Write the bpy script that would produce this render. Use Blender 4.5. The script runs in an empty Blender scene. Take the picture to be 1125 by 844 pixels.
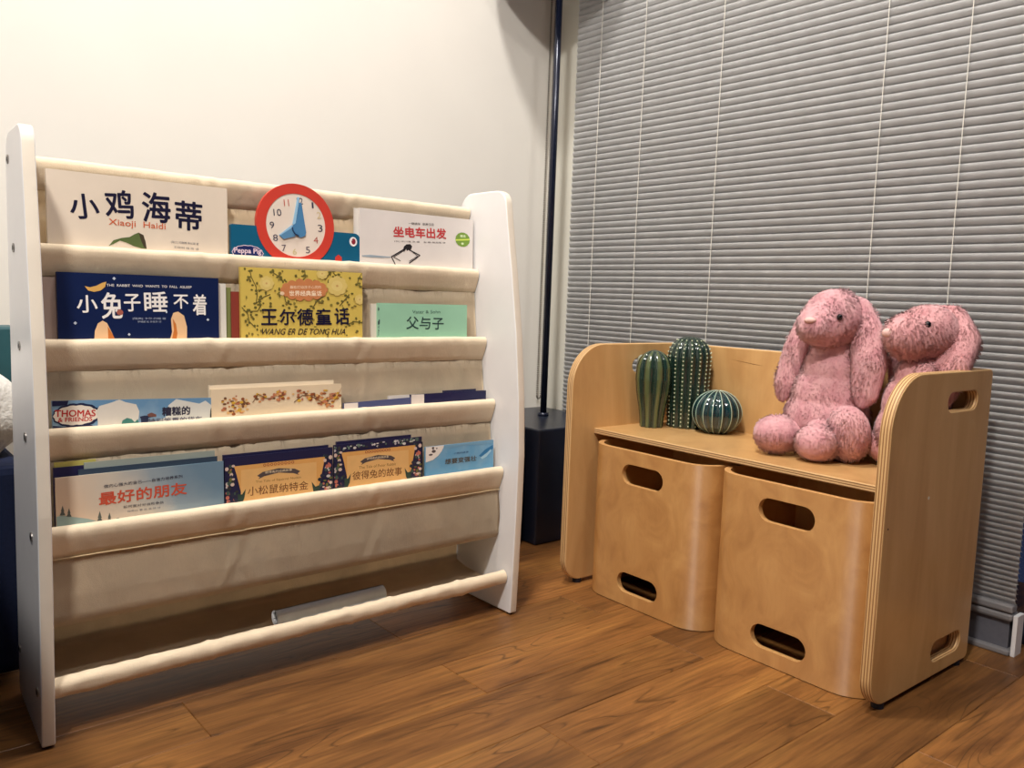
import bpy, bmesh, math, random
from mathutils import Vector, Matrix, noise

# ------------------------------------------------------------------ camera, world, lights
SC = bpy.context.scene
COL = SC.collection
PI = math.pi

def lin(c):
    o = []
    for v in c[:3]:
        v = v / 255.0
        o.append(v / 12.92 if v <= 0.04045 else ((v + 0.055) / 1.055) ** 2.4)
    return (o[0], o[1], o[2], 1.0)

CAM_F, CAM_YAW, CAM_PITCH, CAM_ROLL = 912.9, 0.7025, 0.10268, 0.03572
cam_d = bpy.data.cameras.new('camera')
cam = bpy.data.objects.new('camera', cam_d); COL.objects.link(cam)
cam.location = (-1.5892, -1.6297, 0.6098)
_f = Vector((math.sin(CAM_YAW) * math.cos(CAM_PITCH), math.cos(CAM_YAW) * math.cos(CAM_PITCH), -math.sin(CAM_PITCH)))
_r = Vector((math.cos(CAM_YAW), -math.sin(CAM_YAW), 0)); _u = _r.cross(_f)
_r2 = _r * math.cos(CAM_ROLL) + _u * math.sin(CAM_ROLL); _u2 = -_r * math.sin(CAM_ROLL) + _u * math.cos(CAM_ROLL)
cam.matrix_world = Matrix(((_r2.x, _u2.x, -_f.x, -1.5892), (_r2.y, _u2.y, -_f.y, -1.6297), (_r2.z, _u2.z, -_f.z, 0.6098), (0, 0, 0, 1)))
cam_d.sensor_width = 36.0; cam_d.lens = CAM_F * 36.0 / 1125.0
cam_d.shift_x = -4.66 / 1125.0; cam_d.shift_y = -2.88 / 1125.0
cam_d.clip_start = 0.02
SC.camera = cam

w = bpy.data.worlds.new('night'); SC.world = w; w.use_nodes = True
bg = w.node_tree.nodes['Background']; bg.inputs[0].default_value = (0.05, 0.07, 0.16, 1); bg.inputs[1].default_value = 0.25

def area(name, loc, target, sx, sy, power, col, spread=PI):
    l = bpy.data.lights.new(name, 'AREA'); l.shape = 'RECTANGLE'; l.size = sx; l.size_y = sy
    l.energy = power; l.color = col; l.spread = spread
    o = bpy.data.objects.new(name, l); COL.objects.link(o); o.location = loc
    o.rotation_euler = (Vector(target) - Vector(loc)).to_track_quat('-Z', 'Y').to_euler()
    return o
area('downlight', (-0.95, -0.62, 2.58), (-0.55, -0.55, 0), 0.16, 0.16, 26, (1.0, 0.95, 0.89))
area('downlight', (-2.1, -1.5, 2.58), (-1.2, -0.6, 0.2), 0.22, 0.22, 60, (1.0, 0.95, 0.89))
area('downlight', (-0.95, -2.0, 2.58), (-0.7, -0.9, 0.2), 0.2, 0.2, 10, (1.0, 0.95, 0.89))
SC.view_settings.view_transform = 'Standard'
try: SC.view_settings.look = 'None'
except Exception: pass
SC.view_settings.gamma = 1.0; SC.view_settings.use_curve_mapping = False
SC.view_settings.exposure = 0.34
SC.cycles.max_bounces = 6

# ------------------------------------------------------------------ materials
def new_mat(name):
    m = bpy.data.materials.new(name); m.use_nodes = True
    return m, m.node_tree.nodes, m.node_tree.links, m.node_tree.nodes['Principled BSDF']
def coords(n, l, scale=(1, 1, 1), kind='Object'):
    tc = n.new('ShaderNodeTexCoord'); mp = n.new('ShaderNodeMapping'); l.new(tc.outputs[kind], mp.inputs[0])
    mp.inputs['Scale'].default_value = scale
    return mp.outputs[0]
def noise_tex(n, l, vec, scale, detail=4, rough=0.5, dist=0.0):
    t = n.new('ShaderNodeTexNoise'); l.new(vec, t.inputs['Vector'])
    t.inputs['Scale'].default_value = scale; t.inputs['Detail'].default_value = detail
    t.inputs['Roughness'].default_value = rough; t.inputs['Distortion'].default_value = dist
    return t.outputs['Fac']
def ramp(n, l, fac, stops):
    r = n.new('ShaderNodeValToRGB'); l.new(fac, r.inputs[0])
    el = r.color_ramp.elements
    el[0].position = stops[0][0]; el[0].color = stops[0][1]
    el[1].position = stops[-1][0]; el[1].color = stops[-1][1]
    for p, c in stops[1:-1]:
        e = el.new(p); e.color = c
    return r.outputs[0]
def bump(n, l, h, b, strength, dist):
    bp = n.new('ShaderNodeBump'); l.new(h, bp.inputs['Height']); bp.inputs['Strength'].default_value = strength
    bp.inputs['Distance'].default_value = dist; l.new(bp.outputs[0], b.inputs['Normal'])
def plain(name, rgb, rough=0.6, spec=0.4, var=0.04, nscale=60, bstr=0.0, bdist=0.001, metal=0.0, coat=0.0):
    m, n, l, b = new_mat(name)
    c = lin(rgb)
    f = noise_tex(n, l, coords(n, l), nscale, 3)
    lo = tuple(x * (1 - var) for x in c[:3]) + (1,); hi = tuple(min(1, x * (1 + var)) for x in c[:3]) + (1,)
    l.new(ramp(n, l, f, [(0.3, lo), (0.7, hi)]), b.inputs['Base Color'])
    b.inputs['Roughness'].default_value = rough; b.inputs['Specular IOR Level'].default_value = spec
    b.inputs['Metallic'].default_value = metal; b.inputs['Coat Weight'].default_value = coat
    if bstr: bump(n, l, f, b, bstr, bdist)
    return m
_ink = {}
def ink(rgb):
    if rgb not in _ink:
        _ink[rgb] = plain('print_ink_%d_%d_%d' % rgb, rgb, 0.45, 0.35, 0.03)
    return _ink[rgb]

M = {}
M['white_wall'] = plain('painted_white_wall', (234, 230, 222), 0.7, 0.3, 0.015, 5, 0.15, 0.0015)
M['window_wall'] = plain('painted_window_surround', (205, 203, 192), 0.6, 0.3, 0.02, 8)
M['ceiling'] = plain('ceiling_paint', (225, 222, 215), 0.8, 0.2, 0.02, 5)
M['white_panel'] = plain('white_lacquered_board', (236, 235, 236), 0.38, 0.5, 0.015, 20)
M['white_edge'] = plain('cream_board_edge', (228, 218, 202), 0.5, 0.4, 0.02, 30)
M['screw'] = plain('steel_screw', (150, 145, 140), 0.3, 0.5, 0.1, 200, metal=0.9)
M['black_glide'] = plain('black_plastic', (20, 22, 34), 0.5)
M['navy_lacquer'] = plain('dark_lacquer', (24, 30, 46), 0.32, 0.5, 0.1, 12)
M['pole'] = plain('dark_metal_pole', (22, 28, 48), 0.25, 0.6, 0.1, 20, metal=0.3)
M['dark_hole'] = plain('dark_interior', (60, 42, 26), 0.8)
M['blind'] = plain('blind_aluminium', (212, 212, 212), 0.42, 0.4, 0.05, 30)
M['blind_rail'] = plain('grey_rail_metal', (140, 138, 140), 0.4, 0.5, 0.05, 20, metal=0.2)
M['grey_panel'] = plain('grey_felt_panel', (98, 98, 106), 0.7, 0.3, 0.06, 90)
M['cord'] = plain('white_cord', (225, 222, 212), 0.6)
M['chain'] = plain('beaded_chain', (104, 98, 90), 0.35, 0.5, 0.1, 100)
M['tan'] = plain('tan_board', (150, 122, 88), 0.6)
M['pages'] = plain('book_pages', (232, 224, 206), 0.8, 0.2, 0.04, 300)
M['fleece'] = plain('white_fleece', (232, 230, 226), 0.95, 0.1, 0.05, 120, 0.6, 0.004)
M['navy_cloth'] = plain('navy_upholstery', (26, 34, 60), 0.9, 0.2, 0.1, 200, 0.3, 0.001)
M['teal'] = plain('teal_card', (40, 84, 92), 0.5)
M['green_c1'] = None

def wood_floor():
    m, n, l, b = new_mat('oak_laminate_floor')
    at = n.new('ShaderNodeAttribute'); at.attribute_name = 'plank'
    tc = n.new('ShaderNodeTexCoord')
    add = n.new('ShaderNodeVectorMath'); add.operation = 'ADD'
    sc = n.new('ShaderNodeVectorMath'); sc.operation = 'SCALE'; sc.inputs['Scale'].default_value = 7.0
    l.new(at.outputs['Color'], sc.inputs[0]); l.new(tc.outputs['Object'], add.inputs[0]); l.new(sc.outputs[0], add.inputs[1])
    def mp(s):
        k = n.new('ShaderNodeMapping'); l.new(add.outputs[0], k.inputs[0]); k.inputs['Scale'].default_value = s; return k.outputs[0]
    broad = noise_tex(n, l, mp((1.6, 9, 1)), 1.6, 5, 0.6, 0.6)
    fine = noise_tex(n, l, mp((6, 150, 1)), 1.0, 4, 0.6)
    # cathedral rings: thresholded noise contour lines
    ringn = noise_tex(n, l, mp((1.1, 7.0, 1)), 1.3, 2, 0.45, 0.4)
    mul = n.new('ShaderNodeMath'); mul.operation = 'MULTIPLY'; l.new(ringn, mul.inputs[0]); mul.inputs[1].default_value = 24.0
    fr = n.new('ShaderNodeMath'); fr.operation = 'FRACT'; l.new(mul.outputs[0], fr.inputs[0])
    line = ramp(n, l, fr.outputs[0], [(0.0, (0, 0, 0, 1)), (0.10, (1, 1, 1, 1)), (0.9, (1, 1, 1, 1)), (1.0, (0.25, 0.25, 0.25, 1))])
    base = ramp(n, l, broad, [(0.28, lin((100, 64, 34))), (0.5, lin((148, 100, 54))), (0.72, lin((176, 124, 66)))])
    msk = ramp(n, l, noise_tex(n, l, mp((2.2, 6, 1)), 1.7, 2), [(0.42, (0, 0, 0, 1)), (0.6, (1, 1, 1, 1))])
    mx = n.new('ShaderNodeMix'); mx.data_type = 'RGBA'; mx.blend_type = 'MULTIPLY'
    f1 = n.new('ShaderNodeMath'); f1.operation = 'MULTIPLY'; l.new(msk, f1.inputs[0]); f1.inputs[1].default_value = 0.62
    l.new(f1.outputs[0], mx.inputs[0]); l.new(base, mx.inputs[6]); l.new(line, mx.inputs[7])
    mx2 = n.new('ShaderNodeMix'); mx2.data_type = 'RGBA'; mx2.blend_type = 'MULTIPLY'; mx2.inputs[0].default_value = 0.75
    l.new(mx.outputs[2], mx2.inputs[6]); l.new(ramp(n, l, fine, [(0.3, (0.45, 0.45, 0.45, 1)), (0.62, (1, 1, 1, 1))]), mx2.inputs[7])
    sep = n.new('ShaderNodeSeparateColor'); l.new(at.outputs['Color'], sep.inputs[0])
    tone = ramp(n, l, sep.outputs[2], [(0.0, (0.68, 0.66, 0.64, 1)), (1.0, (1.12, 1.08, 1.02, 1))])
    mx3 = n.new('ShaderNodeMix'); mx3.data_type = 'RGBA'; mx3.blend_type = 'MULTIPLY'; mx3.inputs[0].default_value = 1.0
    l.new(mx2.outputs[2], mx3.inputs[6]); l.new(tone, mx3.inputs[7])
    l.new(mx3.outputs[2], b.inputs['Base Color'])
    b.inputs['Roughness'].default_value = 0.42; b.inputs['Specular IOR Level'].default_value = 0.4
    bump(n, l, fine, b, 0.15, 0.0008)
    return m
M['floor'] = wood_floor()
M['groove'] = plain('plank_groove', (34, 20, 10), 0.9)

def veneer(name, c0, c1, c2, scale=(5, 5, 1.2), rough=0.3):
    m, n, l, b = new_mat(name)
    v = coords(n, l, scale)
    f = noise_tex(n, l, v, 2.2, 5, 0.55, 1.2)
    col = ramp(n, l, f, [(0.25, lin(c0)), (0.5, lin(c1)), (0.78, lin(c2))])
    v2 = coords(n, l, (scale[0] * 9, scale[1] * 9, scale[2] * 1.5))
    g = noise_tex(n, l, v2, 3.0, 3, 0.6, 0.3)
    mx = n.new('ShaderNodeMix'); mx.data_type = 'RGBA'; mx.blend_type = 'MULTIPLY'; mx.inputs[0].default_value = 0.3
    l.new(col, mx.inputs[6]); l.new(ramp(n, l, g, [(0.3, (0.9, 0.87, 0.83, 1)), (0.65, (1, 1, 1, 1))]), mx.inputs[7])
    l.new(mx.outputs[2], b.inputs['Base Color'])
    b.inputs['Roughness'].default_value = rough; b.inputs['Specular IOR Level'].default_value = 0.5
    b.inputs['Coat Weight'].default_value = 0.15; b.inputs['Coat Roughness'].default_value = 0.2
    return m
M['veneer'] = veneer('birch_veneer', (190, 144, 90), (206, 162, 106), (218, 176, 120))
M['veneer_box'] = veneer('bent_maple_veneer', (176, 124, 68), (196, 144, 84), (212, 162, 100), (4, 7, 5), 0.27)
def ply_edge(name, axis, period, c0, c1):
    m, n, l, b = new_mat(name)
    tc = n.new('ShaderNodeTexCoord'); sep = n.new('ShaderNodeSeparateXYZ'); l.new(tc.outputs['Object'], sep.inputs[0])
    mu = n.new('ShaderNodeMath'); mu.operation = 'MULTIPLY'; l.new(sep.outputs[axis], mu.inputs[0]); mu.inputs[1].default_value = 1 / period
    fr = n.new('ShaderNodeMath'); fr.operation = 'FRACT'; l.new(mu.outputs[0], fr.inputs[0])
    l.new(ramp(n, l, fr.outputs[0], [(0.0, lin(c0)), (0.35, lin(c0)), (0.5, lin(c1)), (1.0, lin(c1))]), b.inputs['Base Color'])
    b.inputs['Roughness'].default_value = 0.55
    return m
b_ = M['veneer_box'].node_tree; tg = b_.nodes.new('ShaderNodeTangent'); tg.direction_type = 'RADIAL'; tg.axis = 'Z'
p_ = b_.nodes['Principled BSDF']; b_.links.new(tg.outputs[0], p_.inputs['Tangent']); p_.inputs['Anisotropic'].default_value = 1.0; p_.inputs['Anisotropic Rotation'].default_value = 0.25
p_.inputs['Roughness'].default_value = 0.62; p_.inputs['Specular IOR Level'].default_value = 1.0; p_.inputs['Coat Weight'].default_value = 0.0
M['edge_y'] = ply_edge('plywood_edge_panel', 1, 0.0045, (150, 106, 62), (214, 176, 124))
M['edge_z'] = ply_edge('plywood_edge_board', 2, 0.0040, (140, 98, 58), (218, 182, 132))
M['edge_box'] = plain('bent_ply_edge', (196, 148, 92), 0.5, 0.4, 0.15, 150)

def canvas(name, rgb):
    m, n, l, b = new_mat(name)
    v = coords(n, l)
    c = lin(rgb)
    f = noise_tex(n, l, v, 9, 5, 0.6, 0.5)
    lo = tuple(x * 0.84 for x in c[:3]) + (1,)
    col = ramp(n, l, f, [(0.3, lo), (0.65, c)])
    l.new(col, b.inputs['Base Color']); b.inputs['Roughness'].default_value = 0.9; b.inputs['Specular IOR Level'].default_value = 0.15
    b.inputs['Sheen Weight'].default_value = 0.15
    wv = noise_tex(n, l, coords(n, l, (900, 900, 900)), 1.0, 2)
    cr = noise_tex(n, l, coords(n, l, (26, 26, 9)), 1.0, 4, 0.6, 0.9)
    mm = n.new('ShaderNodeMath'); mm.operation = 'MULTIPLY_ADD'; l.new(cr, mm.inputs[0]); mm.inputs[1].default_value = 4.0; l.new(wv, mm.inputs[2])
    bump(n, l, mm.outputs[0], b, 0.35, 0.0012)
    return m
M['canvas'] = canvas('natural_canvas', (238, 219, 190))
M['seam'] = plain('stitching', (206, 184, 146), 0.9)

def fur(name, rgb, rgb2):
    m, n, l, b = new_mat(name)
    f = noise_tex(n, l, coords(n, l), 38, 4, 0.65)
    l.new(ramp(n, l, f, [(0.3, lin(rgb2)), (0.6, lin(rgb))]), b.inputs['Base Color'])
    b.inputs['Roughness'].default_value = 0.9; b.inputs['Specular IOR Level'].default_value = 0.1
    b.inputs['Sheen Weight'].default_value = 0.25; b.inputs['Sheen Roughness'].default_value = 0.6
    g = n.new('ShaderNodeNewGeometry'); k = n.new('ShaderNodeMath'); k.operation = 'MULTIPLY_ADD'; k.inputs[1].default_value = -2.0; k.inputs[2].default_value = 1.0
    l.new(g.outputs['Backfacing'], k.inputs[0]); sc = n.new('ShaderNodeVectorMath'); sc.operation = 'SCALE'; l.new(g.outputs['Normal'], sc.inputs[0]); l.new(k.outputs[0], sc.inputs['Scale']); l.new(sc.outputs[0], b.inputs['Normal'])
    return m
M['fur_a'] = fur('rose_plush', (218, 166, 170), (196, 136, 144))
M['fur_b'] = fur('dusty_pink_plush', (216, 160, 162), (192, 130, 134))
M['nose'] = plain('pale_pink_nose', (226, 184, 176), 0.7)
M['eye'] = plain('black_glass_eye', (8, 8, 14), 0.08, 0.6)
def glaze(name, a, bcol, z0=0.0):
    m, n, l, b = new_mat(name)
    at = n.new('ShaderNodeAttribute'); at.attribute_name = 'rib'
    l.new(ramp(n, l, at.outputs['Fac'], [(0.0, lin(a)), (0.80, lin(a)), (0.97, lin(bcol))]), b.inputs['Base Color'])
    b.inputs['Roughness'].default_value = 0.12; b.inputs['Specular IOR Level'].default_value = 0.6; b.inputs['Coat Weight'].default_value = 0.6; b.inputs['Coat Roughness'].default_value = 0.05
    return m
M['glaze1'] = glaze('olive_green_glaze', (26, 50, 42), (84, 96, 62))
M['glaze2'] = glaze('deep_green_glaze', (24, 44, 38), (48, 68, 50))
M['glaze3'] = glaze('teal_glaze', (10, 44, 50), (18, 62, 64))
M['dot'] = plain('cream_glaze_dot', (190, 196, 168), 0.25)
M['glass'] = None
def glass():
    m, n, l, b = new_mat('window_glass')
    b.inputs['Base Color'].default_value = (0.9, 0.95, 1, 1); b.inputs['Roughness'].default_value = 0.02
    b.inputs['Transmission Weight'].default_value = 1.0; b.inputs['IOR'].default_value = 1.45
    return m
M['glass'] = glass()

# ------------------------------------------------------------------ object helpers
def link(name, me, mats, parent=None, loc=(0, 0, 0)):
    o = bpy.data.objects.new(name, me); COL.objects.link(o)
    o.location = loc
    if mats:
        me.materials.clear()
        for m in (mats if isinstance(mats, (list, tuple)) else [mats]): me.materials.append(m)
    if parent: o.parent = parent
    return o
def from_bm(name, bm, mats, parent=None, loc=(0, 0, 0), smooth=False):
    me = bpy.data.meshes.new(name); bm.normal_update(); bm.to_mesh(me); bm.free()
    if smooth:
        for p in me.polygons: p.use_smooth = True
    return link(name, me, mats, parent, loc)
def tag(o, label=None, cat=None, group=None, kind=None):
    if label: o['label'] = label
    if cat: o['category'] = cat
    if group: o['group'] = group
    if kind: o['kind'] = kind
    return o
def empty(name, loc, rz=0.0):
    o = bpy.data.objects.new(name, None); COL.objects.link(o); o.location = loc; o.rotation_euler = (0, 0, rz)
    o.empty_display_size = 0.03
    return o
def box_bm(x0, x1, y0, y1, z0, z1, bev=0.0, bm=None, seg=2):
    b = bm or bmesh.new()
    vs = [b.verts.new((x, y, z)) for x in (x0, x1) for y in (y0, y1) for z in (z0, z1)]
    fs = []
    for q in ((0, 1, 3, 2), (4, 6, 7, 5), (0, 4, 5, 1), (2, 3, 7, 6), (0, 2, 6, 4), (1, 5, 7, 3)):
        fs.append(b.faces.new([vs[i] for i in q]))
    if bev:
        es = set(e for f in fs for e in f.edges)
        bmesh.ops.bevel(b, geom=list(es), offset=bev, segments=seg, affect='EDGES', profile=0.5)
    return b
def tube_bm(p0, p1, r, n=16, bm=None, r1=None):
    b = bm or bmesh.new(); p0 = Vector(p0); p1 = Vector(p1); d = (p1 - p0).normalized()
    a = d.cross(Vector((0, 0, 1))) if abs(d.z) < 0.9 else d.cross(Vector((1, 0, 0)))
    a.normalize(); c = d.cross(a); r1 = r if r1 is None else r1
    A = [b.verts.new(p0 + (a * math.cos(t) + c * math.sin(t)) * r) for t in [2 * PI * k / n for k in range(n)]]
    B = [b.verts.new(p1 + (a * math.cos(t) + c * math.sin(t)) * r1) for t in [2 * PI * k / n for k in range(n)]]
    for k in range(n): b.faces.new((A[k], A[(k + 1) % n], B[(k + 1) % n], B[k]))
    b.faces.new(A[::-1]); b.faces.new(B)
    return b
def evaluated(o):
    dg = bpy.context.evaluated_depsgraph_get(); dg.update()
    return bpy.data.meshes.new_from_object(o.evaluated_get(dg))
def discard(o):
    bpy.data.objects.remove(o, do_unlink=True)
def outline_mesh(loops, depth, bevel=0.0):
    """2D loops (first outer, others holes) in XY, extruded +-depth in Z, filled."""
    cu = bpy.data.curves.new('outline', 'CURVE'); cu.dimensions = '2D'; cu.fill_mode = 'BOTH'
    cu.extrude = depth - bevel; cu.bevel_depth = bevel; cu.bevel_resolution = 2; cu.offset = -bevel
    for lp in loops:
        s = cu.splines.new('POLY'); s.points.add(len(lp) - 1); s.use_cyclic_u = True
        for i, p in enumerate(lp): s.points[i].co = (p[0], p[1], 0, 1)
    o = bpy.data.objects.new('outline', cu); COL.objects.link(o)
    me = evaluated(o); discard(o)
    return me
def rounded(pts, radii, seg=8):
    """polygon with rounded corners"""
    out = []
    n = len(pts)
    for i in range(n):
        p = Vector(pts[i]); a = Vector(pts[i - 1]); c = Vector(pts[(i + 1) % n]); r = radii[i]
        if r <= 0: out.append(tuple(p)); continue
        u = (a - p).normalized(); v = (c - p).normalized()
        ang = u.angle(v); t = r / math.tan(ang / 2)
        s = p + u * t; e = p + v * t; cen = p + (u + v).normalized() * (r / math.sin(ang / 2))
        a0 = math.atan2(s.y - cen.y, s.x - cen.x); a1 = math.atan2(e.y - cen.y, e.x - cen.x)
        d = a1 - a0
        while d > PI: d -= 2 * PI
        while d < -PI: d += 2 * PI
        for k in range(seg + 1):
            t2 = a0 + d * k / seg; out.append((cen.x + r * math.cos(t2), cen.y + r * math.sin(t2)))
    return out
def capsule(cx, cy, L, h, seg=10):
    r = h / 2; o = []
    for k in range(seg + 1):
        a = -PI / 2 + PI * k / seg; o.append((cx + L / 2 - r + r * math.cos(a), cy + r * math.sin(a)))
    for k in range(seg + 1):
        a = PI / 2 + PI * k / seg; o.append((cx - L / 2 + r + r * math.cos(a), cy + r * math.sin(a)))
    return o
def remap(me, fn):
    for v in me.vertices: v.co = fn(v.co)
    me.update()
def text_mesh(body, offset=0.0, shear=0.0):
    cu = bpy.data.curves.new('lettering', 'FONT'); cu.body = body; cu.offset = offset; cu.shear = shear; cu.resolution_u = 3
    cu.align_x = 'LEFT'
    o = bpy.data.objects.new('lettering', cu); COL.objects.link(o)
    me = evaluated(o); discard(o); bpy.data.curves.remove(cu)
    return me

# ------------------------------------------------------------------ the setting
WY = 0.19      # white wall
bm = bmesh.new(); lay = bm.loops.layers.color.new('plank')
random.seed(3)
W_P = 0.1212
row = 0; k0 = -30
for r in range(-2, 34):
    y1 = -0.4355 - W_P * (r - 5) ; y0 = y1 - W_P
    if y0 < -3.4: break
    off = -0.44 if (r - 5) % 2 == 0 else -0.82
    for k in range(-6, 3):
        xa = off + 0.76 * k; xb = xa + 0.76
        xa = max(xa, -3.3); xb = min(xb, 0.5); ya = max(y0, -3.4); yb = min(y1, WY + 0.02)
        if xb - xa < 0.01 or yb - ya < 0.01: continue
        c = (random.random(), random.random(), random.random(), 1)
        g = 0.0013
        top = [bm.verts.new(p) for p in ((xa + g, ya + g, 0), (xb - g, ya + g, 0), (xb - g, yb - g, 0), (xa + g, yb - g, 0))]
        low = [bm.verts.new(p) for p in ((xa, ya, -0.0015), (xb, ya, -0.0015), (xb, yb, -0.0015), (xa, yb, -0.0015))]
        f = bm.faces.new(top)
        fs = [f] + [bm.faces.new((low[i], low[(i + 1) % 4], top[(i + 1) % 4], top[i])) for i in range(4)]
        for i, ff in enumerate(fs):
            ff.material_index = 0 if i == 0 else 1
            for lp in ff.loops: lp[lay] = c
box_bm(-3.3, 0.5, -3.4, WY + 0.02, -0.05, -0.0016, bm=bm)
floor = from_bm('floor', bm, [M['floor'], M['groove']]); tag(floor, kind='structure')

tag(from_bm('wall_back', box_bm(-3.3, 0.14, WY, WY + 0.1, 0, 2.6), M['white_wall']), kind='structure')
tag(from_bm('wall_left', box_bm(-3.4, -3.3, -3.4, WY + 0.1, 0, 2.6), M['white_wall']), kind='structure')
tag(from_bm('ceiling', box_bm(-3.4, 0.5, -3.4, WY + 0.1, 2.6, 2.7), M['ceiling']), kind='structure')
# window return beside the corner, frame and panes of the glazed wall
tag(from_bm('wall_right', box_bm(0.055, 0.14, 0.075, WY, 0, 2.6, 0.003), M['window_wall']), kind='structure')
win = from_bm('window_1', box_bm(0.115, 0.12, -3.4, 0.075, 0.04, 2.6), M['glass']); tag(win, kind='structure')
fb = bmesh.new()
box_bm(0.10, 0.135, -3.4, 0.075, 0.0, 0.045, 0.002, fb); box_bm(0.10, 0.135, -1.22, -1.18, 0.045, 2.6, 0.002, fb); box_bm(0.10, 0.135, -3.4, 0.075, 2.55, 2.6, 0.002, fb)
o = from_bm('window_frame', fb, plain('dark_window_frame', (40, 44, 60), 0.4)); o.parent = win

# ------------------------------------------------------------------ venetian blind
blind = empty('venetian_blind', (0.03, -0.52, 0.09)); tag(blind, 'pale grey venetian blind of narrow horizontal slats covering the window', 'blind')
BY0, BY1 = -1.118, 0.072
bm = bmesh.new(); z = 0.098; k = 0
while z < 1.78:
    low = max(0.0, min(1.0, (0.75 - z) / 0.65))
    TILT = math.radians(66 - 20 * low)
    prof = []
    for s in range(9):
        t = -1 + 2 * s / 8.0
        u = t * 0.0089; v = 0.0032 * (1 - abs(t) ** 3)
        # u along the slat (room edge up), v bulge toward the room
        prof.append((-(u * math.cos(TILT)) - v * math.sin(TILT), u * math.sin(TILT) - v * math.cos(TILT)))
    wob = [noise.noise(Vector((k * 0.37, q, 0))) * 0.0006 for q in range(2)]
    vs = [[bm.verts.new((px, yy - (-0.52), z - 0.09 + pz + wob[q])) for px, pz in prof] for q, yy in enumerate((BY0, BY1))]
    for i in range(8): bm.faces.new((vs[0][i], vs[0][i + 1], vs[1][i + 1], vs[1][i]))
    z += 0.0163 - 0.0070 * low; k += 1
bmesh.ops.solidify(bm, geom=list(bm.faces), thickness=0.00025)
from_bm('slats', bm, M['blind'], blind)
for y in (-0.025, -0.178, -0.415, -0.802, -0.958):
    b2 = tube_bm((-0.009, y + 0.52, 0.0), (-0.009, y + 0.52, 1.7), 0.0009, 6)
    from_bm('ladder_cord', b2, M['cord'], blind)
from_bm('head_rail', box_bm(-0.02, 0.02, BY0 + 0.52, BY1 + 0.52, 1.7, 1.74, 0.003), M['blind_rail'], blind)
from_bm('bottom_rail', box_bm(-0.014, 0.010, BY0 + 0.52, BY1 + 0.52, -0.012, 0.003, 0.004), M['blind_rail'], blind)
# grey skirting box below the blind
sk = empty('skirting_panel', (0.03, -0.52, 0)); tag(sk, 'low grey skirting panel with metal lips on the floor under the blind', 'skirting')
from_bm('panel', box_bm(-0.003, 0.02, -0.592, 0.56, 0.01, 0.066), M['grey_panel'], sk)
from_bm('lower_lip', box_bm(-0.014, 0.022, -0.598, 0.56, 0.0, 0.011, 0.003), M['blind_rail'], sk)
from_bm('upper_lip', box_bm(-0.012, 0.022, -0.598, 0.56, 0.062, 0.077, 0.005), M['blind_rail'], sk)
from_bm('end_cap', box_bm(-0.009, 0.022, -0.606, -0.5985, 0.0, 0.075, 0.001), M['white_panel'], sk)
# chain of a blind hanging in the corner
ch = bmesh.new()
for i in range(360):
    bmesh.ops.create_icosphere(ch, subdivisions=1, radius=0.0030, matrix=Matrix.Translation((0.037, WY - 0.012, 0.32 + i * 0.0062)))
for i in range(360):
    bmesh.ops.create_icosphere(ch, subdivisions=1, radius=0.0030, matrix=Matrix.Translation((0.022, WY - 0.012, 0.32 + i * 0.0062)))
for i in range(9):
    a = PI + PI * i / 8
    bmesh.ops.create_icosphere(ch, subdivisions=1, radius=0.0030, matrix=Matrix.Translation((0.0295 + 0.0075 * math.cos(a), WY - 0.012, 0.32 + 0.008 * math.sin(a))))
tag(from_bm('blind_chain', ch, M['chain'], smooth=True), 'thin beaded pull chain hanging down the white wall by the black pole', 'chain')

# ------------------------------------------------------------------ floor lamp with block base
lamp = empty('floor_lamp', (-0.084, 0.02, 0)); tag(lamp, 'black floor lamp with a tall block base and thin pole in the corner', 'lamp')
from_bm('block_base', box_bm(-0.173, 0.125, -0.17, 0.155, 0, 0.288, 0.004), M['navy_lacquer'], lamp)
from_bm('pole', tube_bm((0, 0.01, 0.285), (0, 0.01, 1.72), 0.0088, 20), M['pole'], lamp, smooth=True)
from_bm('pole_collar', tube_bm((0, 0.01, 0.286), (0, 0.01, 0.297), 0.015, 20), M['pole'], lamp, smooth=True)
bm = bmesh.new(); N = 40
rings = [(0.17, 1.46), (0.12, 1.72), (0.118, 1.72), (0.168, 1.46)]
vs = [[bm.verts.new((r * math.cos(2 * PI * k / N), 0.01 + r * math.sin(2 * PI * k / N), z)) for k in range(N)] for r, z in rings]
for i in range(4):
    for k in range(N): bm.faces.new((vs[i][k], vs[i][(k + 1) % N], vs[(i + 1) % 4][(k + 1) % N], vs[(i + 1) % 4][k]))
from_bm('lamp_shade', bm, M['navy_cloth'], lamp, smooth=True)
o = from_bm('board', box_bm(-0.008, 0.008, -0.10, 0.10, 0, 0.30, 0.003), M['tan'], loc=(-0.285, -0.02, 0)); tag(o, 'thin tan board standing between the white bookshelf and the black block base', 'board')

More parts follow.
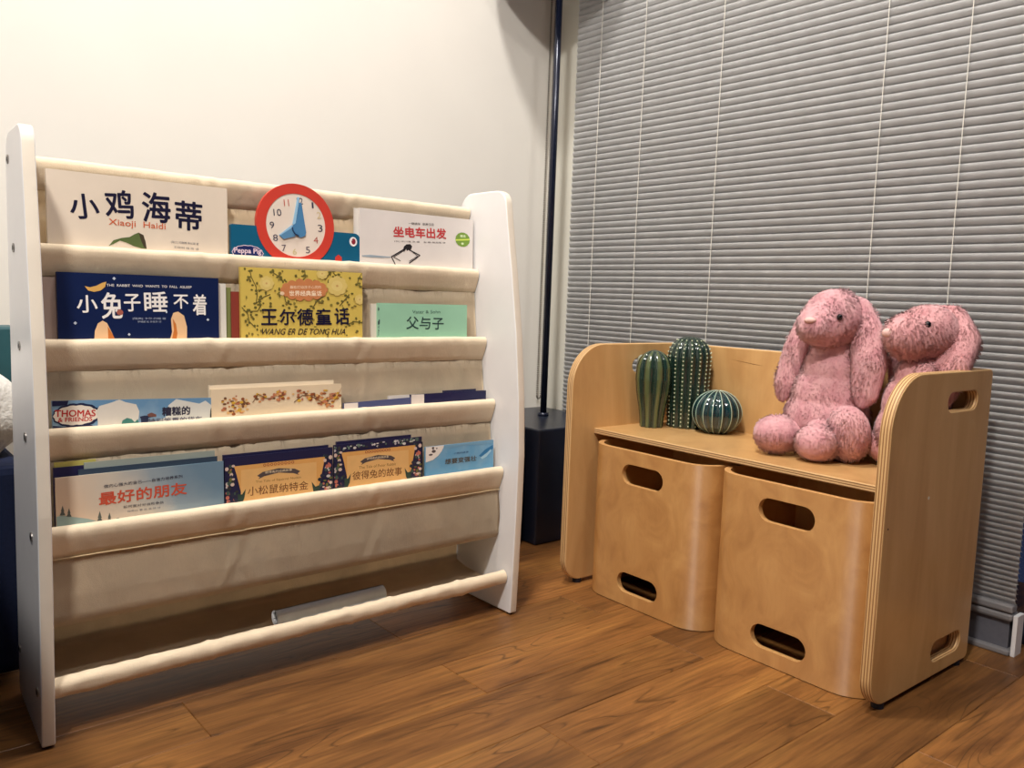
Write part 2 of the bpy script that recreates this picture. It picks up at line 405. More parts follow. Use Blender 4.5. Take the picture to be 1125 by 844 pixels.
# ------------------------------------------------------------------ things left of the bookshelf
o = empty('sofa', (-1.70, -0.30, 0)); tag(o, 'dark navy upholstered sofa at the left edge of the picture', 'sofa')
from_bm('seat_block', box_bm(-0.40, 0.345, 0.055, 0.44, 0.02, 0.335, 0.012), M['navy_cloth'], o)
from_bm('shading_block', box_bm(-0.40, 0.205, -0.62, 0.050, 0.02, 0.52, 0.02), M['navy_cloth'], o)  # unseen block added to shade the lower left panel of the bookshelf
from_bm('plinth', box_bm(-0.38, 0.19, -0.60, 0.42, 0, 0.03), M['black_glide'], o)
bm = bmesh.new(); bmesh.ops.create_icosphere(bm, subdivisions=4, radius=1.0)
for v in bm.verts:
    c = v.co.copy(); f = 1 + 0.10 * noise.noise(c * 2.3) + 0.03 * noise.noise(c * 9)
    v.co = Vector((c.x * 0.13 * f, c.y * 0.09 * f, max(-0.066, c.z * 0.108 * f)))
o = from_bm('fleece_cushion', bm, M['fleece'], loc=(-1.478, -0.135, 0.403), smooth=True); tag(o, 'fluffy white fleece cushion lying on the navy sofa', 'cushion')
o = from_bm('storage_box', box_bm(-0.16, 0.12, -0.04, 0.04, 0, 0.190, 0.004), M['teal'], loc=(-1.442, 0.05, 0.336)); tag(o, 'dark teal box standing behind the white fleece cushion', 'box')

PRINTS = {
 'haidi': [
  ('T','小',-1.2905,0.7142,0.0369,0.034,(22,20,50),0.02,0.095,0),
  ('T','鸡',-1.2443,0.7214,0.0374,0.0395,(22,20,50),0.02,0.062,0),
  ('T','海',-1.1924,0.7217,0.0395,0.043,(22,20,50),0.02,0.023,0),
  ('T','蒂',-1.1451,0.7135,0.0401,0.0429,(22,20,50),0.02,-0.015,0),
  ('T','Xiaoji  Haidi',-1.2194,0.6937,0.0791,0.0113,(205,100,60),0.015,-0.01,0),
  ('P',[(-1.26,0.6604),(-1.2532,0.6692),(-1.2422,0.6732),(-1.231,0.6754),(-1.2246,0.6797),(-1.2185,0.6827),(-1.2117,0.6797),(-1.209,0.6704),(-1.2076,0.6598),(-1.2156,0.66),(-1.2257,0.6626),(-1.2357,0.6669),(-1.2445,0.6693),(-1.2522,0.6646)],(88,105,60)),
  ('P',[(-1.2185,0.6827),(-1.2117,0.6797),(-1.209,0.6704),(-1.2076,0.6598),(-1.2114,0.6619),(-1.2149,0.67)],(70,60,45)),
  ('T','[瑞士] 约翰娜·斯比丽 著',-1.1514,0.6719,0.0412,0.004,(120,115,120),0,-0.019,0),
  ('T','王晓明 编 绘 译',-1.1496,0.6644,0.0377,0.0034,(130,125,125),0,-0.027,0),
 ],
 'rabbit': [
  ('P',[(-1.2991,0.602),(-1.2922,0.6005),(-1.2838,0.603),(-1.2771,0.607),(-1.2708,0.6092),(-1.2728,0.6017),(-1.2785,0.5965),(-1.2873,0.5943),(-1.2949,0.596)],(225,175,95)),
  ('T','THE  RABBIT  WHO  WANTS  TO  FALL  ASLEEP',-1.2113,0.6048,0.119,0.0035,(245,240,235),0.01,0.008,0),
  ('T','小',-1.2965,0.5772,0.026,0.0237,(245,240,235),0.018,0.019,0),
  ('T','兔',-1.2645,0.5755,0.027,0.0362,(245,240,235),0.018,0.022,0),
  ('T','子',-1.237,0.5802,0.022,0.0245,(245,240,235),0.016,0.023,0),
  ('T','睡',-1.2039,0.5824,0.0325,0.0286,(245,240,235),0.016,0.025,0),
  ('T','不',-1.1679,0.5832,0.0212,0.0203,(245,240,235),0.018,0.019,0),
  ('T','着',-1.1401,0.5792,0.0205,0.0309,(245,240,235),0.016,0.02,0),
  ('E',-1.2538,0.566,0.0045,0.0041,(170,95,80)),
  ('T','[瑞典] 卡尔·约翰 著',-1.2135,0.5574,0.0464,0.0035,(170,180,200),0,0.009,0),
  ('T','伊琳娜 绘 许亚平 译',-1.2136,0.5529,0.0333,0.0028,(170,180,200),0,0.006,0),
  ('P',[(-1.2894,0.4853),(-1.2889,0.5237),(-1.2876,0.5393),(-1.2834,0.55),(-1.2773,0.5541),(-1.2714,0.5506),(-1.2658,0.538),(-1.2601,0.5235),(-1.2553,0.4843)],(238,196,150)),
  ('P',[(-1.27,0.4848),(-1.2702,0.5235),(-1.2706,0.5465),(-1.265,0.5356),(-1.2594,0.5234),(-1.2553,0.4843)],(205,120,55)),
  ('P',[(-1.1889,0.4823),(-1.1861,0.5228),(-1.1817,0.538),(-1.183,0.5569),(-1.1794,0.5663),(-1.1724,0.5684),(-1.1638,0.5622),(-1.1598,0.5456),(-1.1603,0.5226),(-1.1615,0.4815)],(238,196,150)),
  ('P',[(-1.1852,0.4822),(-1.1832,0.5228),(-1.1791,0.5405),(-1.1805,0.5582),(-1.1758,0.5494),(-1.174,0.5354),(-1.1763,0.5227),(-1.1791,0.482)],(205,120,55)),
  ('E',-1.2606,0.6141,0.0013,0.0023,(200,210,225)),
  ('E',-1.3123,0.5503,0.0013,0.0022,(200,210,225)),
  ('E',-1.2422,0.5343,0.0011,0.002,(200,210,225)),
  ('E',-1.1281,0.5566,0.0013,0.0021,(200,210,225)),
  ('E',-1.2034,0.5262,0.0015,0.0024,(200,210,225)),
  ('E',-1.1892,0.5677,0.0012,0.002,(200,210,225)),
  ('E',-1.2606,0.6141,0.0024,0.001,(200,210,225)),
  ('E',-1.3123,0.5503,0.0023,0.001,(200,210,225)),
  ('E',-1.2422,0.5343,0.002,0.0009,(200,210,225)),
  ('E',-1.1281,0.5566,0.0024,0.0009,(200,210,225)),
 ],
 'clock': [
  ('CL',-1.0525,0.6633,0.0266,0.0124,(225,200,215)),
  ('CL',-1.0525,0.6633,0.0254,0.0112,(28,40,95)),
  ('T','Peppa Pig',-1.0525,0.6653,0.0447,0.0104,(225,200,215),0.03,0.009,0),
  ('E',-0.8617,0.6939,0.0077,0.0083,(240,235,235)),
  ('E',-0.8612,0.6942,0.0042,0.0054,(140,40,55)),
  ('E',-0.8642,0.6964,0.0008,0.0009,(240,235,235)),
  ('P',[(-0.8981,0.6511),(-0.8968,0.6652),(-0.8907,0.6698),(-0.8847,0.6658),(-0.8836,0.6519)],(205,60,50)),
 ],
 'dial': [
  ('T','12',-0.9619,0.7542,0.0109,0.0108,(60,60,80),0.0,0.091,0),
  ('T','1',-0.9387,0.7494,0.0032,0.01,(60,60,80),0.0,0.093,0),
  ('T','2',-0.927,0.7337,0.0084,0.0109,(215,195,150),0.0,0.083,0),
  ('T','3',-0.9249,0.7122,0.0085,0.0118,(60,60,80),0.0,0.07,0),
  ('T','4',-0.9332,0.6916,0.0084,0.0109,(175,90,80),0.0,0.071,0),
  ('T','5',-0.9479,0.6742,0.0078,0.0109,(90,80,95),0.0,0.064,0),
  ('T','6',-0.9719,0.6698,0.0072,0.0096,(215,200,150),0.0,0.055,0),
  ('T','7',-0.9908,0.6748,0.0075,0.0103,(90,80,95),0.0,0.067,0),
  ('T','8',-1.0055,0.6906,0.0083,0.0106,(70,70,90),0.0,0.072,0),
  ('T','9',-1.0113,0.7109,0.0077,0.0105,(60,60,80),0.0,0.078,0),
  ('T','10',-1.0017,0.732,0.0136,0.011,(60,60,80),0.0,0.089,0),
  ('T','11',-0.9858,0.749,0.0089,0.0107,(190,75,60),0.0,0.101,0),
 ],
 'hands': [
  ('P',[(-0.9995,0.6955),(-0.9766,0.7137),(-0.9708,0.6952),(-0.9919,0.6891)],(90,140,180)),
  ('P',[(-0.9995,0.6955),(-0.9766,0.7137),(-0.9749,0.7103),(-0.998,0.6948)],(150,195,225)),
  ('P',[(-0.9663,0.7606),(-0.9632,0.7599),(-0.9646,0.7515),(-0.9706,0.7138),(-0.9757,0.715)],(150,195,225)),
  ('P',[(-0.9637,0.7515),(-0.9596,0.7509),(-0.9515,0.7028),(-0.9538,0.6968),(-0.9618,0.6937),(-0.9696,0.6969),(-0.9758,0.7051),(-0.9757,0.7123),(-0.9694,0.718)],(75,130,175)),
  ('L',[(-0.9767,0.7102),(-0.9758,0.7051),(-0.9719,0.6992),(-0.9651,0.6966)],0.0015,(30,50,90)),
 ],
 'tram': [
  ('T','一辆辆车  来来往往',-0.7186,0.7363,0.057,0.0049,(40,35,40),0.0,0.046,0),
  ('T','坐电车出发',-0.721,0.7201,0.1169,0.0187,(195,60,62),0.035,0.039,0),
  ('T','[日] 中川宽 文 图    彭 懿 周龙梅 译',-0.7204,0.7029,0.1138,0.0031,(90,80,80),0.01,0.04,0),
  ('E',-0.6228,0.7142,0.0176,0.0139,(120,155,60)),
  ('P',[(-0.6399,0.7137),(-0.6057,0.7171),(-0.6057,0.7142),(-0.6399,0.7109)],(205,225,90)),
  ('T','精选',-0.6225,0.721,0.0128,0.0046,(220,235,190),0.03,0.07,0),
  ('E',-0.6233,0.7065,0.0032,0.0021,(220,235,190)),
  ('L',[(-0.7669,0.6436),(-0.7837,0.6724),(-0.7525,0.6897),(-0.7217,0.6782),(-0.7458,0.6623)],0.002,(35,32,35)),
  ('L',[(-0.7643,0.6658),(-0.7793,0.672),(-0.7538,0.6867)],0.0013,(35,32,35)),
  ('L',[(-0.7472,0.6889),(-0.7271,0.6767),(-0.7458,0.6657)],0.0011,(60,55,60)),
  ('P',[(-0.759,0.6859),(-0.7569,0.6927),(-0.7511,0.6968),(-0.7432,0.6976),(-0.7392,0.6938),(-0.7419,0.6874),(-0.7472,0.6884),(-0.7498,0.6843),(-0.7525,0.6885),(-0.7564,0.6828)],(35,32,35)),
  ('P',[(-0.845,0.671),(-0.8278,0.6731),(-0.8028,0.6724),(-0.785,0.6721),(-0.785,0.6708),(-0.8053,0.6692),(-0.8278,0.6688),(-0.845,0.6695)],(150,165,178)),
 ],
 'father': [
  ('T','Vater & Sohn',-0.7246,0.5746,0.062,0.006,(70,105,95),0.0,0.015,0),
  ('T','父与子',-0.727,0.5536,0.0825,0.0225,(40,68,66),0.012,-0.008,0),
  ('E',-0.8268,0.5779,0.0022,0.0031,(80,110,100)),
  ('P',[(-0.83,0.5515),(-0.8284,0.5554),(-0.8251,0.5602),(-0.8238,0.5589),(-0.8242,0.5515),(-0.8273,0.55)],(60,80,80)),
  ('T','父与子',-0.8278,0.54,0.0054,0.0173,(110,140,125),0.01,0.0,0),
 ],
 'thomas': [
  ('P',[(-1.3498,0.4485),(-1.3293,0.447),(-1.3314,0.4402),(-1.35,0.4396)],(35,40,75)),
  ('P',[(-1.3507,0.4132),(-1.3359,0.4106),(-1.3091,0.4144),(-1.2957,0.408),(-1.296,0.393),(-1.3512,0.3976)],(35,40,75)),
  ('CL',-1.3194,0.4257,0.0314,0.0169,(30,38,70)),
  ('CL',-1.3204,0.4258,0.0286,0.0139,(235,225,210)),
  ('T','THOMAS',-1.3213,0.4284,0.05,0.0089,(190,55,50),0.04,-0.046,0),
  ('T','& FRIENDS',-1.3217,0.4201,0.0423,0.0057,(190,55,50),0.04,-0.031,0),
  ('P',[(-1.2951,0.4295),(-1.291,0.4367),(-1.277,0.4402),(-1.2648,0.445),(-1.2568,0.4402),(-1.2424,0.4361),(-1.2385,0.4259),(-1.241,0.4061),(-1.2495,0.3979),(-1.2939,0.4014),(-1.2935,0.4143)],(222,216,205)),
  ('P',[(-1.2637,0.4067),(-1.2615,0.4142),(-1.2552,0.4177),(-1.2491,0.4155),(-1.2451,0.4108),(-1.2408,0.415),(-1.2385,0.4048),(-1.2412,0.3973),(-1.2639,0.399)],(70,130,120)),
  ('P',[(-1.2382,0.4181),(-1.2323,0.4193),(-1.2196,0.4191),(-1.2186,0.4168),(-1.2265,0.4158),(-1.2258,0.4061),(-1.2287,0.3918),(-1.235,0.3923),(-1.2366,0.4147)],(40,48,75)),
  ('P',[(-1.2281,0.4208),(-1.2217,0.423),(-1.2153,0.4199),(-1.2154,0.4166),(-1.226,0.4173)],(120,80,70)),
  ('P',[(-1.1978,0.4324),(-1.1866,0.4408),(-1.1756,0.4379),(-1.1531,0.4321),(-1.1438,0.4362),(-1.1346,0.4287),(-1.1353,0.3912),(-1.2243,0.3982),(-1.2198,0.409),(-1.2025,0.4146)],(215,215,208)),
  ('T','糟糕的',-1.187,0.4231,0.0397,0.0125,(45,45,65),0.04,-0.01,0),
  ('T','特别笨重的货车',-1.1883,0.41,0.0773,0.0073,(90,90,105),0.03,-0.017,0),
  ('P',[(-1.1378,0.4067),(-1.1366,0.4218),(-1.1347,0.4252),(-1.1329,0.4192),(-1.1331,0.4063)],(50,50,45)),
 ],
 'flower': [
  ('E',-1.0985,0.4229,0.0024,0.0012,(120,80,55)),
  ('E',-1.0824,0.4244,0.0031,0.002,(225,180,120)),
  ('E',-1.0963,0.4167,0.003,0.0022,(225,180,120)),
  ('E',-1.1009,0.4129,0.0031,0.002,(150,85,50)),
  ('E',-1.0962,0.4315,0.0021,0.0022,(225,180,120)),
  ('E',-1.0779,0.4286,0.0017,0.0018,(225,180,120)),
  ('E',-1.1064,0.4354,0.002,0.0014,(205,140,90)),
  ('E',-1.079,0.4298,0.0032,0.001,(215,170,60)),
  ('E',-1.1042,0.4157,0.0031,0.0018,(225,180,120)),
  ('E',-1.114,0.422,0.0024,0.0013,(120,80,55)),
  ('E',-1.1005,0.4141,0.0016,0.0018,(150,85,50)),
  ('E',-1.1023,0.4171,0.0029,0.0013,(120,80,55)),
  ('E',-1.1011,0.4292,0.0028,0.0016,(205,140,90)),
  ('E',-1.0933,0.4182,0.0021,0.0018,(215,170,60)),
  ('E',-1.094,0.4284,0.0029,0.0015,(150,85,50)),
  ('E',-1.1177,0.4341,0.0021,0.0013,(150,85,50)),
  ('E',-1.1025,0.4262,0.0017,0.0023,(190,120,90)),
  ('E',-1.1033,0.4158,0.0016,0.0015,(225,180,120)),
  ('E',-1.0788,0.4281,0.0033,0.0022,(120,80,55)),
  ('E',-1.1012,0.4295,0.0019,0.0016,(215,170,60)),
  ('E',-1.0903,0.42,0.0021,0.001,(205,140,90)),
  ('E',-1.0911,0.4247,0.0035,0.0018,(225,180,120)),
  ('E',-1.1076,0.425,0.0017,0.0011,(205,140,90)),
  ('E',-1.1003,0.4371,0.0027,0.0018,(205,140,90)),
  ('E',-1.1094,0.4308,0.0018,0.0018,(150,85,50)),
  ('E',-1.0969,0.4348,0.0024,0.0014,(205,140,90)),
  ('E',-1.1018,0.4257,0.0024,0.0019,(120,80,55)),
  ('E',-1.1075,0.4246,0.0015,0.0014,(205,140,90)),
  ('E',-1.0987,0.421,0.0023,0.0014,(205,140,90)),
  ('E',-1.1092,0.4153,0.0026,0.0023,(225,180,120)),
  ('E',-1.1173,0.42,0.0031,0.002,(190,120,90)),
  ('E',-1.0859,0.4238,0.002,0.0022,(120,80,55)),
  ('E',-1.0804,0.4337,0.0021,0.0017,(225,180,120)),
  ('E',-1.0893,0.4302,0.0026,0.0019,(120,80,55)),
  ('E',-1.1032,0.4328,0.0033,0.0012,(120,80,55)),
  ('E',-1.0759,0.4278,0.0019,0.0015,(190,120,90)),
  ('E',-1.1136,0.4357,0.0028,0.0011,(225,180,120)),
  ('E',-1.0901,0.4165,0.0025,0.0016,(215,170,60)),
  ('E',-1.115,0.4196,0.0033,0.0011,(205,140,90)),
  ('E',-1.0943,0.4291,0.0032,0.0018,(120,80,55)),
  ('E',-1.0924,0.43,0.0027,0.0021,(190,120,90)),
  ('E',-1.1178,0.4324,0.0023,0.0011,(215,170,60)),
  ('E',-1.1011,0.4304,0.0032,0.0018,(215,170,60)),
  ('E',-1.0907,0.4201,0.0033,0.0014,(215,170,60)),
  ('E',-1.1019,0.4243,0.0024,0.0013,(215,170,60)),
  ('E',-1.0856,0.427,0.0032,0.0016,(120,80,55)),
  ('E',-1.079,0.419,0.0025,0.0016,(225,180,120)),
  ('E',-1.086,0.4355,0.0028,0.0023,(150,85,50)),
  ('E',-1.1136,0.4378,0.0023,0.0021,(120,80,55)),
  ('E',-1.0882,0.4144,0.003,0.0015,(205,140,90)),
  ('E',-1.0922,0.4311,0.0029,0.001,(150,85,50)),
  ('E',-1.1054,0.4177,0.003,0.0018,(120,80,55)),
  ('E',-1.1147,0.4291,0.0031,0.0015,(120,80,55)),
  ('E',-1.0964,0.4406,0.0015,0.0011,(190,120,90)),
  ('E',-1.0851,0.4313,0.003,0.0018,(120,80,55)),
  ('E',-1.0843,0.4295,0.0028,0.0016,(120,80,55)),
  ('E',-1.0862,0.4163,0.0034,0.0015,(225,180,120)),
  ('E',-1.115,0.4232,0.003,0.0013,(190,120,90)),
  ('E',-1.0882,0.4306,0.0031,0.002,(215,170,60)),
  ('E',-1.0952,0.4284,0.0033,0.0013,(190,120,90)),
  ('E',-1.0585,0.4405,0.0034,0.0019,(225,180,120)),
  ('E',-1.0659,0.4386,0.0032,0.0021,(150,85,50)),
  ('E',-1.0503,0.4376,0.0036,0.002,(215,170,60)),
  ('E',-1.0517,0.437,0.002,0.0017,(150,85,50)),
  ('E',-1.0505,0.4389,0.0022,0.0023,(190,120,90)),
  ('E',-1.0629,0.4343,0.003,0.0015,(120,80,55)),
  ('E',-1.0538,0.433,0.0027,0.0016,(190,120,90)),
  ('E',-1.0517,0.4418,0.0021,0.0016,(225,180,120)),
  ('E',-1.0497,0.4366,0.0026,0.0019,(215,170,60)),
  ('E',-1.051,0.4409,0.0029,0.0013,(120,80,55)),
  ('E',-1.0425,0.4332,0.0035,0.0019,(190,120,90)),
  ('E',-1.0559,0.4354,0.0026,0.0019,(225,180,120)),
  ('E',-1.0645,0.4367,0.0019,0.0014,(150,85,50)),
  ('E',-1.0587,0.43,0.0024,0.0018,(205,140,90)),
  ('E',-1.0626,0.4418,0.0021,0.0018,(215,170,60)),
  ('E',-1.0528,0.4353,0.0035,0.0012,(150,85,50)),
  ('E',-1.0268,0.4305,0.0022,0.0023,(190,120,90)),
  ('E',-1.0288,0.4442,0.0025,0.0013,(190,120,90)),
  ('E',-1.0257,0.4395,0.0031,0.002,(225,180,120)),
  ('E',-1.0349,0.4399,0.002,0.0015,(205,140,90)),
  ('E',-1.0338,0.4384,0.0034,0.0015,(205,140,90)),
  ('E',-1.0348,0.4342,0.0023,0.0016,(120,80,55)),
  ('E',-1.0265,0.4374,0.0017,0.0023,(190,120,90)),
  ('E',-1.0218,0.4354,0.0033,0.0014,(215,170,60)),
  ('E',-1.0346,0.4399,0.0027,0.0023,(190,120,90)),
  ('E',-1.0377,0.4364,0.0035,0.0016,(190,120,90)),
  ('E',-1.0163,0.4431,0.002,0.0018,(215,170,60)),
  ('E',-1.0176,0.4398,0.0034,0.0017,(190,120,90)),
  ('E',-1.0258,0.4448,0.0021,0.0023,(205,140,90)),
  ('E',-1.029,0.4412,0.0029,0.0016,(120,80,55)),
  ('E',-1.0171,0.4437,0.0035,0.0019,(225,180,120)),
  ('E',-1.0286,0.4434,0.0026,0.0023,(215,170,60)),
  ('E',-1.0196,0.4387,0.0027,0.0018,(150,85,50)),
  ('E',-1.0306,0.44,0.003,0.0015,(205,140,90)),
  ('E',-1.0288,0.4393,0.0019,0.0024,(225,180,120)),
  ('E',-1.0197,0.4422,0.0018,0.0014,(150,85,50)),
  ('E',-1.0273,0.4302,0.0036,0.0011,(190,120,90)),
  ('E',-1.0269,0.4408,0.0034,0.0021,(205,140,90)),
  ('E',-1.0216,0.4411,0.003,0.0016,(120,80,55)),
  ('E',-1.0199,0.4328,0.0032,0.0023,(150,85,50)),
  ('E',-1.0288,0.4318,0.0031,0.0016,(205,140,90)),
  ('E',-1.0242,0.437,0.0036,0.0015,(120,80,55)),
  ('E',-1.0244,0.4423,0.0036,0.0017,(190,120,90)),
  ('E',-1.0248,0.4408,0.0027,0.0012,(225,180,120)),
  ('E',-1.0255,0.434,0.0019,0.0021,(190,120,90)),
  ('E',-1.011,0.4329,0.003,0.002,(205,140,90)),
  ('E',-0.9732,0.4367,0.0036,0.0018,(205,140,90)),
  ('E',-0.9734,0.4319,0.003,0.0014,(120,80,55)),
  ('E',-0.9698,0.4315,0.002,0.0025,(150,85,50)),
  ('E',-0.9866,0.4296,0.002,0.0021,(190,120,90)),
  ('E',-0.9934,0.4438,0.0033,0.0022,(190,120,90)),
  ('E',-0.9766,0.4421,0.0017,0.0015,(225,180,120)),
  ('E',-0.9923,0.4281,0.0035,0.0024,(215,170,60)),
  ('E',-0.9724,0.4284,0.0038,0.0025,(150,85,50)),
  ('E',-0.9907,0.4442,0.0031,0.0015,(150,85,50)),
  ('E',-0.9668,0.4382,0.002,0.0014,(120,80,55)),
  ('E',-0.973,0.4306,0.0028,0.0016,(215,170,60)),
  ('E',-0.9935,0.4339,0.0033,0.0012,(150,85,50)),
  ('E',-0.977,0.4323,0.0025,0.0023,(205,140,90)),
  ('E',-0.9659,0.4375,0.0025,0.002,(120,80,55)),
  ('E',-0.9744,0.4363,0.0021,0.0018,(225,180,120)),
  ('E',-0.9761,0.4349,0.0035,0.0021,(225,180,120)),
  ('E',-0.9687,0.4371,0.0038,0.0023,(150,85,50)),
  ('E',-0.9797,0.4383,0.003,0.0016,(120,80,55)),
  ('E',-0.9643,0.4344,0.0018,0.0022,(120,80,55)),
  ('E',-0.9835,0.441,0.0024,0.002,(150,85,50)),
  ('E',-0.9776,0.4346,0.0039,0.0018,(205,140,90)),
  ('E',-0.9752,0.429,0.0025,0.0011,(215,170,60)),
  ('E',-0.9885,0.4402,0.0034,0.0013,(205,140,90)),
  ('E',-0.9744,0.4343,0.0023,0.0022,(225,180,120)),
  ('E',-0.9936,0.4374,0.0025,0.002,(190,120,90)),
  ('E',-1.0023,0.439,0.0022,0.0015,(225,180,120)),
  ('E',-0.9552,0.4319,0.003,0.0023,(225,180,120)),
  ('E',-0.9601,0.4294,0.0037,0.002,(150,85,50)),
  ('E',-0.933,0.4288,0.0021,0.0023,(190,120,90)),
  ('E',-0.9516,0.4312,0.0033,0.0012,(150,85,50)),
  ('E',-0.9363,0.4326,0.0024,0.0013,(205,140,90)),
  ('E',-0.9604,0.4278,0.0031,0.0021,(205,140,90)),
  ('E',-0.9587,0.432,0.0037,0.0015,(150,85,50)),
  ('E',-0.9406,0.4286,0.0031,0.0024,(215,170,60)),
  ('E',-0.9456,0.4249,0.002,0.0018,(190,120,90)),
  ('E',-0.9309,0.4319,0.004,0.0023,(190,120,90)),
  ('E',-0.9337,0.4153,0.004,0.0011,(150,85,50)),
  ('E',-0.9291,0.4281,0.003,0.0013,(215,170,60)),
  ('E',-0.9517,0.4305,0.0032,0.0018,(205,140,90)),
  ('E',-0.9572,0.4332,0.0021,0.0024,(150,85,50)),
  ('E',-0.9226,0.4369,0.0025,0.0016,(215,170,60)),
  ('E',-0.9429,0.4186,0.0031,0.002,(150,85,50)),
  ('E',-0.9408,0.4292,0.0035,0.0019,(150,85,50)),
  ('E',-0.9499,0.4261,0.0039,0.0013,(225,180,120)),
  ('E',-0.9493,0.4224,0.0027,0.0025,(215,170,60)),
  ('E',-0.9235,0.4281,0.0031,0.002,(150,85,50)),
  ('E',-0.9324,0.4151,0.003,0.002,(190,120,90)),
  ('E',-0.9471,0.4423,0.0024,0.0015,(205,140,90)),
  ('E',-0.9436,0.4221,0.003,0.002,(205,140,90)),
  ('E',-0.9426,0.4158,0.0025,0.0023,(205,140,90)),
  ('E',-0.9366,0.4357,0.0022,0.0013,(205,140,90)),
  ('E',-0.9371,0.4287,0.0019,0.0025,(150,85,50)),
  ('E',-0.9271,0.4363,0.0023,0.0015,(205,140,90)),
  ('E',-0.9273,0.4299,0.0032,0.0025,(205,140,90)),
  ('E',-0.9538,0.4256,0.0035,0.0013,(225,180,120)),
  ('E',-0.9392,0.4286,0.0027,0.0022,(205,140,90)),
  ('E',-0.9607,0.4349,0.0029,0.0023,(225,180,120)),
  ('E',-0.932,0.4227,0.0035,0.0019,(150,85,50)),
  ('E',-0.9616,0.429,0.003,0.0013,(120,80,55)),
  ('E',-0.9324,0.4209,0.0022,0.0012,(215,170,60)),
  ('E',-0.9415,0.4248,0.0028,0.0016,(120,80,55)),
  ('E',-0.9292,0.4332,0.0033,0.0024,(120,80,55)),
  ('E',-0.957,0.4214,0.0035,0.0016,(150,85,50)),
  ('E',-0.9508,0.4226,0.0033,0.0018,(150,85,50)),
  ('E',-0.9442,0.4421,0.0037,0.0014,(215,170,60)),
  ('E',-0.9459,0.4273,0.0019,0.0023,(215,170,60)),
  ('E',-0.9522,0.4377,0.0031,0.0022,(205,140,90)),
  ('E',-0.9383,0.419,0.0028,0.0019,(120,80,55)),
  ('E',-0.9475,0.4374,0.0036,0.0018,(150,85,50)),
  ('E',-0.9532,0.4191,0.0024,0.0013,(190,120,90)),
  ('E',-0.9466,0.4241,0.0039,0.0024,(190,120,90)),
  ('E',-0.9254,0.4295,0.0036,0.0025,(215,170,60)),
  ('E',-0.9228,0.4332,0.0033,0.0023,(225,180,120)),
  ('E',-0.9187,0.4325,0.0035,0.0021,(150,85,50)),
  ('E',-0.9406,0.4179,0.0038,0.0018,(205,140,90)),
  ('E',-0.9319,0.4359,0.0038,0.0016,(190,120,90)),
  ('L',[(-1.0705,0.4292),(-1.0613,0.4417),(-1.0479,0.4345),(-1.0341,0.4338)],0.001,(110,80,50)),
  ('L',[(-1.0014,0.4254),(-0.9869,0.4358),(-0.9723,0.435),(-0.9526,0.4238)],0.0012,(110,75,50)),
  ('L',[(-0.9325,0.4215),(-0.9248,0.428),(-0.9144,0.446)],0.0014,(160,100,40)),
 ],
 'friend': [
  ('P',[(-1.355,0.2951),(-1.3472,0.2962),(-1.3317,0.2917),(-1.3159,0.2871),(-1.3038,0.2819),(-1.2833,0.2777),(-1.2841,0.2436),(-1.3561,0.2559)],(150,170,165)),
  ('T','做内心强大的自己——自信力培养系列',-1.2415,0.33,0.1059,0.0047,(60,60,75),0.012,0.021,0),
  ('T','最好的朋友',-1.2419,0.3126,0.1181,0.0176,(205,85,60),0.022,0.011,0),
  ('T','如何面对分歧和争执',-1.2427,0.2967,0.0546,0.004,(70,70,80),0.0,-0.007,0),
  ('T','段秀兴 著 吴 晶 绘 译',-1.2424,0.2897,0.0448,0.0026,(120,120,130),0,-0.011,0),
  ('P',[(-1.3497,0.2968),(-1.3473,0.3018),(-1.3482,0.3019),(-1.3459,0.3095),(-1.344,0.3013),(-1.3449,0.3014),(-1.3428,0.2958)],(90,95,90)),
  ('P',[(-1.3417,0.2937),(-1.3395,0.2981),(-1.3403,0.2982),(-1.3382,0.305),(-1.3365,0.2977),(-1.3373,0.2978),(-1.3354,0.2928)],(90,95,90)),
  ('P',[(-1.3053,0.2799),(-1.3022,0.2861),(-1.3033,0.2863),(-1.3004,0.2957),(-1.298,0.2855),(-1.2991,0.2856),(-1.2963,0.2785)],(90,95,90)),
  ('P',[(-1.2917,0.28),(-1.2895,0.2845),(-1.2903,0.2847),(-1.2881,0.2916),(-1.2863,0.2841),(-1.2872,0.2842),(-1.2851,0.279)],(90,95,90)),
  ('E',-1.2775,0.2821,0.0021,0.0007,(90,95,90)),
 ],
 'squirrel': [
  ('P',[(-1.1118,0.3373),(-0.9599,0.3372),(-0.9699,0.2932),(-0.9703,0.2463),(-1.1073,0.2523),(-1.1015,0.296),(-1.1079,0.3236)],(222,165,95)),
  ('P',[(-1.101,0.3304),(-0.9754,0.3299),(-0.9761,0.2465),(-1.1022,0.2521)],(228,180,115)),
  ('E',-1.0632,0.334,0.0024,0.0023,(165,95,60)),
  ('E',-1.0575,0.334,0.0024,0.0023,(165,95,60)),
  ('E',-1.0517,0.334,0.0024,0.0023,(165,95,60)),
  ('E',-1.0459,0.334,0.0024,0.0023,(165,95,60)),
  ('E',-1.0401,0.334,0.0024,0.0023,(165,95,60)),
  ('E',-1.0343,0.334,0.0024,0.0023,(165,95,60)),
  ('E',-1.0284,0.3339,0.0025,0.0023,(165,95,60)),
  ('E',-1.0225,0.3339,0.0025,0.0023,(165,95,60)),
  ('E',-1.0165,0.3339,0.0025,0.0024,(165,95,60)),
  ('E',-1.0632,0.334,0.0012,0.0012,(222,165,95)),
  ('E',-1.0575,0.334,0.0012,0.0012,(222,165,95)),
  ('E',-1.0517,0.334,0.0012,0.0012,(222,165,95)),
  ('E',-1.0459,0.334,0.0012,0.0012,(222,165,95)),
  ('E',-1.0401,0.334,0.0012,0.0012,(222,165,95)),
  ('E',-1.0343,0.334,0.0012,0.0012,(222,165,95)),
  ('E',-1.0284,0.3339,0.0012,0.0012,(222,165,95)),
